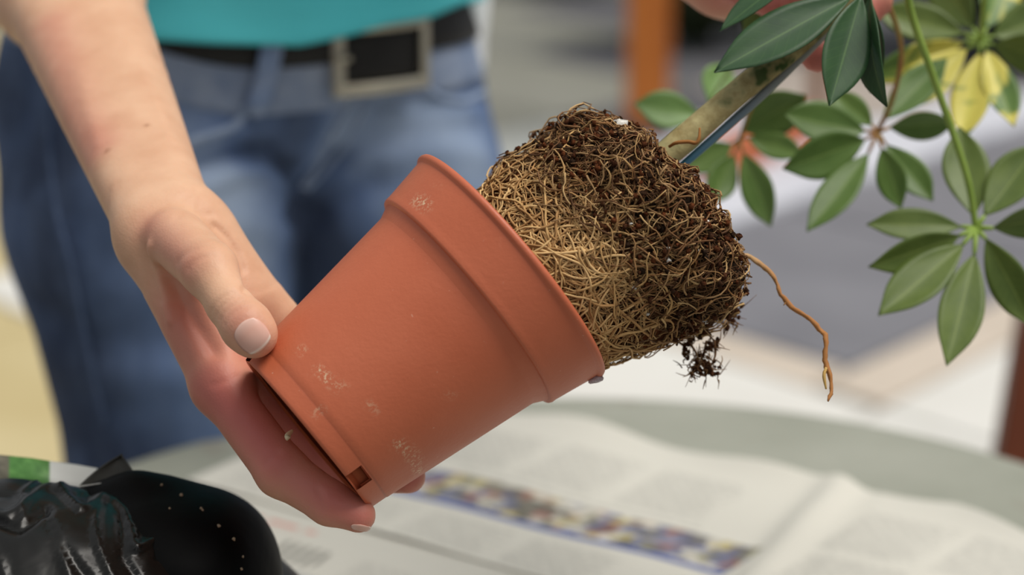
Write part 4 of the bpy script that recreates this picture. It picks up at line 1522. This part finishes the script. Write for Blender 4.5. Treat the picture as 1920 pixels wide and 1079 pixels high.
fade_shade_at([(300, 760), (360, 780)], 0.04, 0.2)
fade_shade_at([(60, 200), (70, 450), (130, 700), (170, 850)], 0.065, -0.40)  # darker denim plus painted shade down the left side
fade_shade_at([(470, 285), (540, 320), (556, 380)], 0.012, -0.35)  # tone darkened along the crotch crease and between the thighs
fade_shade_at([(600, 420), (600, 560)], 0.02, -0.35)
fade_shade_at([(560, 170), (560, 240)], 0.02, -0.2)
fade_shade_at([(600, 450), (640, 480)], 0.03, -0.3)
jeans = mesh_obj('jeans', jv, jq, m_jeans, person, True, {'fade_shade': fa_})
jt = bvh(jv, jq)
# stitched seams
m_seam = simple('denim_seam', lin(132, 150, 180), lin(156, 170, 192), 120, 0.85)
m_seam2 = simple('dark_denim_seam', lin(62, 78, 108), lin(84, 100, 130), 120, 0.85)
def seam(name, pts, r, sub=8):
    c3 = jon(pts, 0.0004)
    vv, ff = tube(c3, r, 8, sub)
    return mesh_obj(name, vv, [tuple(dict.fromkeys(x)) for x in ff], m_seam2 if name == 'side_seam' else m_seam, jeans)
seam('pocket_seam', [(330, 290), (360, 266), (400, 252), (437, 238), (456, 215), (470, 190), (478, 168)], 0.0028)
seam('fly_seam', [(660, 185), (640, 225), (615, 270), (590, 315), (566, 352)], 0.0024)
seam('fly_seam', [(690, 185), (672, 225), (648, 270), (612, 318), (576, 356)], 0.0018)
seam('side_seam', [(92, 200), (94, 280), (108, 400), (128, 480), (146, 560), (170, 680), (200, 800)], 0.0024)
seam('pocket_seam', [(905, 175), (870, 190), (830, 185), (800, 168)], 0.0028)
# waistband, belt and shirt follow the hips
def band(z_fn0, z_fn1, off, mat, name, parent, n=120, rows=7, th_=0.0025):
    vs = []
    for i in range(n):
        t = 2 * math.pi * i / n
        dr = BL * math.cos(t) + BN * math.sin(t)
        for j in range(rows):
            k = j / (rows - 1)
            z = z_fn0(t) + (z_fn1(t) - z_fn0(t)) * k
            o0 = BB(0, 0, z)
            h_, n0, _, _ = jt.ray_cast(o0 + dr * 0.5, -dr)
            if h_ is None or (h_ - o0).length > 0.26:
                h_ = o0 + BL * math.cos(t) * 0.16 + BN * math.sin(t) * 0.105
            edge = 0.6 * off * (abs(2 * k - 1) ** 8)
            vs.append(h_ + dr * (off - edge * 0.2))
    o = mesh_obj(name, np.array([tuple(p) for p in vs]), grid_faces(n, rows, True), mat, parent)
    so_ = o.modifiers.new('thickness', 'SOLIDIFY')
    so_.thickness = th_
    so_.offset = 1
    return o
def tilt(t):
    return 0.045 * max(0.0, -math.cos(t)) ** 3.5
wbm = band(lambda t: 0.932 + tilt(t), lambda t: 0.972 + tilt(t), 0.0008, simple('waistband_denim', lin(116, 134, 166), lin(158, 170, 192), 30, 0.85, 0.2, 0.001, 400), 'waistband', jeans)
m_belt = simple('black_leather', lin(20, 19, 19), lin(28, 27, 26), 60, 0.5, 0.35, 0.0004, 300)
belt = band(lambda t: 0.964 + tilt(t), lambda t: 1.004 + tilt(t), 0.0052, m_belt, 'belt', person, th_=0.003)
bt2 = bvh([tuple(p.co) for p in belt.data.vertices], [tuple(f_.vertices) for f_ in belt.data.polygons])
def bhit(px, py, off=0.0):
    h_ = hit(bt2, px, py, off)
    return h_ if h_ is not None else hit(jt, px, py, off)
# belt loop
def strip(pts, wpx, off, mat, name, parent, thick=0.002):
    vs = []
    for (x, y) in pts:
        for s in (-1, -0.33, 0.33, 1):
            h_ = bhit(x + s * wpx / 2, y, off)
            vs.append(h_)
    o = mesh_obj(name, np.array([tuple(p) for p in vs]), grid_faces(len(pts), 4), mat, parent)
    so_ = o.modifiers.new('thickness', 'SOLIDIFY')
    so_.thickness = thick
    so_.offset = 0
    return o
m_loop = simple('faded_denim_loop', lin(120, 142, 180), lin(150, 166, 196), 80, 0.85, 0.2, 0.001, 600)
strip([(508, 62), (506, 80), (502, 100), (498, 120), (494, 140), (488, 160), (482, 180), (476, 200)], 40, 0.006, m_loop, 'belt_loop', jeans)
pk = hit(jt, 474, 198, 0.004)
v_, f_ = blob((0, 0, 0), 0.0058, 2.0)
o = mesh_obj('rivet_bartack', np.array(v_) * np.array([1.3, 0.5, 1.0]), f_, m_seam, jeans)
o.location = pk
# buckle
m_buck = M('brushed_nickel', lin(190, 184, 168), 0.36, 0.5, metal=0.85)
m_buck.rough(m_buck.ramp(m_buck.noise(80), [(0.3, (0.3,) * 3), (0.7, (0.45,) * 3)]))
ctr = bhit(708, 97, 0.008)
tangent = (BL * math.cos(0.10) + BN * -math.sin(0.10)).normalized()
t3 = Vector((tangent.x, tangent.y, 0)).normalized()
n3 = t3.cross(BZ).normalized()
if n3.dot(BN) < 0:
    n3 = -n3
bw, bh, bar = 0.0375, 0.0245, 0.0040
dep = lambda x: -0.16 * x * x * 22
s_ = Soup()
prof_b = [(1, 1), (1, -1), (-1, -1), (-1, 1)]
def bpt(x, z):
    return ctr + t3 * x + BZ * z + n3 * (-(x * x) * 4.5)
outer, path_pts = [], []
N_ = 10
rect = [(-bw, -bh), (bw, -bh), (bw, bh), (-bw, bh)]
for k in range(4):
    a_, b_ = rect[k], rect[(k + 1) % 4]
    for i in range(N_):
        t = i / N_
        path_pts.append((a_[0] + (b_[0] - a_[0]) * t, a_[1] + (b_[1] - a_[1]) * t))
vs, nn = [], len(path_pts)
for (x, z) in path_pts:
    sx_ = (abs(x) - bar) / abs(x) if abs(x) > 1e-6 else 1
    cx_i = max(-bw + 2 * bar, min(bw - 2 * bar, x))
    cz_i = max(-bh + 2 * bar, min(bh - 2 * bar, z))
    for (mx, mz, h) in ((x, z, -0.001), (x, z, 0.0022), ((x * 3 + cx_i) / 4, (z * 3 + cz_i) / 4, 0.0032), ((x + 3 * cx_i) / 4, (z + 3 * cz_i) / 4, 0.0032), (cx_i, cz_i, 0.0022), (cx_i, cz_i, -0.001)):
        vs.append(bpt(mx, mz) + n3 * h)
ff = []
for i in range(nn):
    k = (i + 1) % nn
    for j in range(6):
        l = (j + 1) % 6
        ff.append((i * 6 + j, k * 6 + j, k * 6 + l, i * 6 + l))
buckle = mesh_obj('buckle', np.array([tuple(p) for p in vs]), ff, m_buck, belt, False)
v_, f_ = tube([bpt(-bw + 0.002, 0.001) + n3 * 0.003, bpt(-bw + 0.008, 0.001) + n3 * 0.0045, bpt(-bw + 0.011, 0.0) + n3 * 0.002], [0.0022, 0.0024, 0.0018], 8, 4)
mesh_obj('prong', v_, [tuple(dict.fromkeys(x)) for x in f_], m_buck, buckle)
s_ = Soup()
tipv = []
for i in range(9):
    x = -bw + 0.004 + (2 * bw - 0.006) * i / 8
    for j in range(5):
        tipv.append(bpt(x, (-0.0195 + 0.039 * j / 4) * 0.97) + n3 * (-0.0015))
o = mesh_obj('belt_end', np.array([tuple(p) for p in tipv]), grid_faces(9, 5), m_belt, belt)
so_ = o.modifiers.new('thickness', 'SOLIDIFY')
so_.thickness = 0.002

# --- top
m_shirt = M('teal_jersey', lin(58, 160, 172), 0.85, 0.15)
m_shirt.color(m_shirt.ramp(m_shirt.noise(8, 3), [(0.3, lin(84, 200, 212)), (0.7, lin(96, 210, 220))]))
m_shirt.bump(m_shirt.noise(900, 2), 0.0003)
m_shirt.bump(m_shirt.noise(14, 3, stretch=(1, 1, 2.2)), 0.004, 0.5)
hx = [-400, 150, 280, 400, 560, 640, 720, 800, 860, 960, 1400]
hy = [-120, 10, 74, 82, 86, 70, 47, 34, 8, -10, -20]
def shirt_pt(t, z, fl=0.0):
    k = np.clip((z - 0.95) / 0.40, 0, 1)
    a_ = 0.1740 - 0.014 * math.sin(k * math.pi) + fl
    b_ = 0.1200 - 0.006 * math.sin(k * math.pi) + fl
    n0 = 0.09 * k
    wob = 0.003 * math.sin(5 * t + 20 * z) + 0.002 * math.sin(9 * t - 31 * z)
    return BB((a_ + wob) * math.cos(t), n0 + (b_ + wob) * math.sin(t), z)
def project(p):
    r = p - CAM
    d = r.dot(FW)
    return 960 + r.dot(RT) / d * F, 539.5 - r.dot(UP) / d * F
NTS, NZS = 140, 44
vs = []
for i in range(NTS):
    t = 2 * math.pi * i / NTS
    z0 = 0.98
    if math.sin(t) > -0.35:
        for it in range(8):
            x, y = project(shirt_pt(t, z0))
            z0 += (y - np.interp(x, hx, hy)) / 2850.0 * 0.9
    z0 = min(max(z0, 0.94), 1.08)
    for j in range(NZS):
        k = j / (NZS - 1)
        z = z0 + (1.36 - z0) * k ** 1.25
        vs.append(shirt_pt(t, z, 0.002 * math.exp(-(j / 3.0) ** 2)))
# close over the shoulders
shirt = mesh_obj('top', np.array([tuple(p) for p in vs]), grid_faces(NTS, NZS, True), m_shirt, person)
so_ = shirt.modifiers.new('thickness', 'SOLIDIFY')
so_.thickness = 0.002
so_.offset = 1
for nm, sh, el in (('sleeve', RS, RELB), ('sleeve', LS, LELB)):
    e2_ = sh.lerp(el, 0.45)
    v_, f_ = tube([sh.lerp(BB(0, 0.1, 1.36), 0.45), sh, sh.lerp(el, 0.25), e2_], [0.08, 0.072, 0.066, 0.062], 24, 5)
    mesh_obj(nm, v_, [tuple(dict.fromkeys(x)) for x in f_ if len(set(x)) == 4], m_shirt, shirt)

# white cloth tucked into the far hip pocket
m_cloth = simple('white_cotton', lin(226, 228, 230), lin(238, 240, 240), 20, 0.9, 0.1, 0.001, 60)
nU, nV = 9, 24
vs = []
for i in range(nU):
    a_ = i / (nU - 1)
    for j in range(nV):
        b_ = j / (nV - 1)
        x = 858 + 58 * a_ + 4 * math.sin(b_ * 5)
        y = -70 + (204 - 22 * (2 * a_ - 1) ** 4 - 16 * (1 - a_)) * b_
        vs.append(P(x, y, 1.600 + 0.006 * math.sin(a_ * 8 + b_) + 0.004 * b_))
cloth = mesh_obj('cloth', np.array([tuple(p) for p in vs]), grid_faces(nU, nV), m_cloth)
so_ = cloth.modifiers.new('thickness', 'SOLIDIFY')
so_.thickness = 0.006
tag(cloth, 'white cloth hanging beside the hip of the jeans', 'cloth')

#@@BAG
# ------------------------------------------------------------------ black potting soil bag, rim folded over
bag = empty('soil_bag', 'crumpled black plastic potting-soil bag with folded rim standing on the table', 'bag')
m_film = M('glossy_black_film', lin(12, 12, 11), 0.3, 0.34)
m_film.color(m_film.ramp(m_film.noise(25, 3), [(0.3, lin(11, 10, 8)), (0.7, lin(16, 15, 12))]))
m_film.bump(m_film.noise(60, 2, 0.4, dist=0.5), 0.0012, 0.5)
m_film2 = M('matt_black_film', lin(9, 9, 9), 0.5, 0.06)
m_film2.color(m_film2.ramp(m_film2.noise(420, 2), [(0.78, lin(9, 9, 9)), (0.84, lin(60, 50, 42))]))
m_film2.bump(m_film2.noise(40, 3), 0.001, 0.5)
def bagz(p):
    return p
bf = Field(np.arange(-0.34, -0.085, 0.0016), np.arange(0.80, 1.10, 0.0018), np.arange(0.715, 0.90, 0.0016))
bf.add(ell(P(60, 1182, 0.965), (RT, FW, UP), (0.065, 0.060, 0.046)), 0.0)
bf.add(ell(P(185, 1226, 0.955), (RT, FW, UP), (0.055, 0.055, 0.048)), 0.02)
bf.add(ell(P(-120, 1196, 0.98), (RT, FW, UP), (0.06, 0.06, 0.046)), 0.02)
for cx, cy in ((-0.29, 0.94), (-0.20, 0.93), (-0.15, 0.93)):
    bf.add(ell(Vector((cx, cy + 0.01, 0.765)), (RT, Vector((0, 1, 0)), BZ), (0.055, 0.062, 0.044)), 0.03)
bf.add(ell(P(90, 1082, 0.965), (RT, FW, UP), (0.052, 0.045, 0.021)), 0.02)
bf.add(C(-140, 982, 0.965, 24, 30, 986, 0.965, 20), 0.012)
bf.add(C(30, 986, 0.965, 20, 120, 1004, 0.962, 16), 0.012)
bv, bq = surface_nets(bf, 3)
bn = vnormals(bv, bq)
# sharp taut creases of the film, as crests and valleys over the front
rel_ = bv - np.array(CAM)
dz = rel_ @ np.array(FW)
qx = 960 + rel_ @ np.array(RT) / dz * F
qy = 539.5 - rel_ @ np.array(UP) / dz * F
q2 = np.stack([qx, qy, np.zeros_like(qx)], 1)
def fold(pts, amp, w):
    d = dist_poly(q2, [(x, y + 14, 0) for x, y in pts])
    return 0.9 * amp * np.clip(1 - d / (w * 2.0), 0, 1)
hb = np.zeros(len(bv))
for pts, amp, w in (
    ([(-40, 985), (38, 998), (64, 985), (84, 962), (100, 948), (124, 952)], 0.0075, 16),
    ([(124, 952), (140, 968), (158, 986), (172, 982), (190, 966), (212, 968), (230, 985), (242, 1015), (246, 1045)], 0.0085, 15),
    ([(246, 1045), (275, 1032), (300, 1020)], 0.005, 12),
    ([(64, 985), (66, 1000), (62, 950), (72, 932)], 0.004, 12),
    ([(196, 966), (184, 1000), (188, 1040), (215, 1100)], 0.006, 14),
    ([(110, 1000), (135, 1060), (150, 1110)], 0.006, 18),
    ([(300, 1005), (330, 1035), (345, 1100)], 0.007, 12),
    ([(262, 962), (300, 972), (330, 1005), (352, 1050), (362, 1100)], 0.006, 14),
    ([(0, 1020), (30, 1060), (50, 1110)], 0.005, 18),
    ([(-40, 918), (50, 922), (110, 936)], 0.004, 14)):
    hb += fold(pts, amp, w)
for pts, amp, w in (
    ([(150, 960), (168, 968), (176, 955)], 0.006, 14),
    ([(0, 1000), (60, 1020), (100, 990)], 0.007, 14),
    ([(100, 985), (120, 1030), (170, 1090)], 0.006, 16),
    ([(225, 1000), (225, 1060), (250, 1100)], 0.006, 14),
    ([(270, 990), (290, 1010), (280, 1060)], 0.005, 14),
    ([(20, 960), (50, 965)], 0.003, 16)):
    hb -= fold(pts, amp, w)
nz_ = np.array([mnoise.ridged_multi_fractal(Vector(p) * 30 + Vector((3, 1, 2)), 1.0, 2.0, 3, 1.0, 2.0) for p in bv])
bv = bv + (bn * 0.7 - np.array(FW) * 0.8) * (hb * 1.15)[:, None] + bn * (0.0010 * (nz_ - 0.9))[:, None]
bv = relax(bv, bq, 1)
bv[:, 2] = np.maximum(bv[:, 2], 0.7225)
mesh_obj('bag_body', bv, bq, m_film, bag)
# the broad folded-over rim on the right
ff_ = Field(np.arange(-0.27, -0.075, 0.002), np.arange(0.82, 1.04, 0.0022), np.arange(0.715, 0.89, 0.002))
ff_.add(ell(P(330, 1078, 0.955), (RT, FW, UP), (0.0375, 0.05, 0.034)), 0.0)
ff_.add(ell(P(410, 1103, 0.955), (RT, FW, UP), (0.021, 0.04, 0.031)), 0.022)
ff_.add(ell(P(250, 1013, 0.96), (RT, FW, UP), (0.034, 0.035, 0.019)), 0.022)
ff_.add(C(84, 934, 0.955, 7, 250, 932, 0.955, 20), 0.018)
ff_.add(C(250, 932, 0.955, 20, 310, 938, 0.955, 24), 0.018)
ff_.add(ell(P(400, 1150, 0.955), (RT, FW, UP), (0.021, 0.04, 0.045)), 0.02)
gv, gq = surface_nets(ff_, 3)
gn = vnormals(gv, gq)
nz_ = np.array([mnoise.fractal(Vector(p) * 26, 1.0, 2.0, 2) for p in gv])
gv = gv + gn * (0.0012 * nz_)[:, None]
gv[:, 2] = np.maximum(gv[:, 2], 0.7225)
mesh_obj('folded_rim', gv, gq, m_film2, bag)['label'] = 'matt black folded-over rim of the bag'
ft = bvh(gv, gq)
# pale thin edge of the film, its highlight put into the colour
v_, f_ = tube([P(72, 927, 0.952), P(105, 920, 0.952), P(150, 913, 0.951), P(200, 906, 0.950), P(236, 903, 0.950), P(258, 902, 0.950)], [0.0004, 0.0008, 0.0004, 0.0003, 0.0003, 0.0002], 6, 6)
mesh_obj('film_edge_glint', v_, [tuple(dict.fromkeys(x)) for x in f_], simple('pale_film_glint', lin(190, 188, 182), lin(150, 148, 140), 80, 0.4), bag)
# back rim with its printed label
m_label = M('printed_bag_label', lin(230, 232, 226), 0.4, 0.4)
m_label.color(m_label.attr('print', 'Color'))
nU, nV = 60, 14
vs, cl = [], []
for i in range(nU):
    a_ = i / (nU - 1)
    x = -60 + 262 * a_
    ytop = np.interp(x, [-60, 0, 60, 95, 140, 180, 202], [852, 855, 861, 867, 873, 880, 888])
    for j in range(nV):
        b_ = j / (nV - 1)
        y = ytop + 75 * b_
        vs.append(P(x, y, 0.985 + 0.0015 * math.sin(a_ * 9) - 0.006 * b_ - 0.004 * math.sin(b_ * 3)))
        n0 = mnoise.fractal(Vector((x / 22, y / 14, 0)), 1.0, 2.0, 3)
        if x < 18:
            c0 = np.array(lin(112, 108, 92)[:3]) * (1 + 0.5 * n0)
        elif x < 94:
            c0 = np.array(lin(*(92 + 34 * n0, 146 + 36 * n0, 72 + 26 * n0))[:3])
        else:
            c0 = np.array(lin(228, 230, 224)[:3])
        cl.append(np.clip(c0, 0, 1))
o = mesh_obj('printed_rim', np.array([tuple(p) for p in vs]), grid_faces(nU, nV), m_label, bag, True, {'print': np.array(cl)})
o['label'] = 'green and white printed outer side of the bag rim'
so_ = o.modifiers.new('thickness', 'SOLIDIFY')
so_.thickness = 0.0006
# dark triangular flap sticking up
m_flap = simple('dark_olive_film', lin(52, 50, 44), lin(62, 60, 52), 30, 0.5, 0.4, 0.001, 60)
nU = 14
vs = []
A0_, B0_, C0_ = (130, 930, 0.958), (228, 852, 0.964), (272, 915, 0.956)
for i in range(nU):
    a_ = i / (nU - 1)
    for j in range(nU):
        b_ = j / (nU - 1)
        x = (A0_[0] * (1 - b_) + C0_[0] * b_) * (1 - a_) + B0_[0] * a_
        y = (A0_[1] * (1 - b_) + C0_[1] * b_) * (1 - a_) + B0_[1] * a_ - 8 * math.sin(math.pi * a_) * (1 - b_)
        vs.append(P(x, y, 0.957 + 0.006 * a_ + 0.002 * math.sin(b_ * 3.1)))
o = mesh_obj('torn_flap', np.array([tuple(p) for p in vs]), grid_faces(nU, nU), m_flap, bag)
so_ = o.modifiers.new('thickness', 'SOLIDIFY')
so_.thickness = 0.0006
# soil crumbs stuck on the rim, printed corner below
m_crumb = simple('pale_crumb', lin(190, 178, 150), lin(160, 120, 90), 300, 0.8)
for i, (x, y, r) in enumerate(((303, 911, 0.7), (340, 930, 0.9), (377, 955, 0.7), (380, 958, 0.6), (410, 988, 0.9), (438, 1012, 0.9), (318, 955, 0.6), (455, 1045, 0.6), (452, 1068, 0.7))):
    p = hit(ft, x, y, 0.0002)
    if p is None:
        continue
    v_, f_ = blob((0, 0, 0), r * 0.0008, i * 1.3)
    o = mesh_obj('soil_crumb', v_, f_, m_crumb, bag)
    o.location = p
v_, f_ = blob((0, 0, 0), 0.0028, 1.0)
o = mesh_obj('printed_corner', np.array(v_) * np.array([1.4, 1, 0.8]), f_, simple('green_white_print', lin(90, 140, 70), lin(228, 230, 222), 400, 0.4), bag)
o.location = P(488, 1079, 0.935)
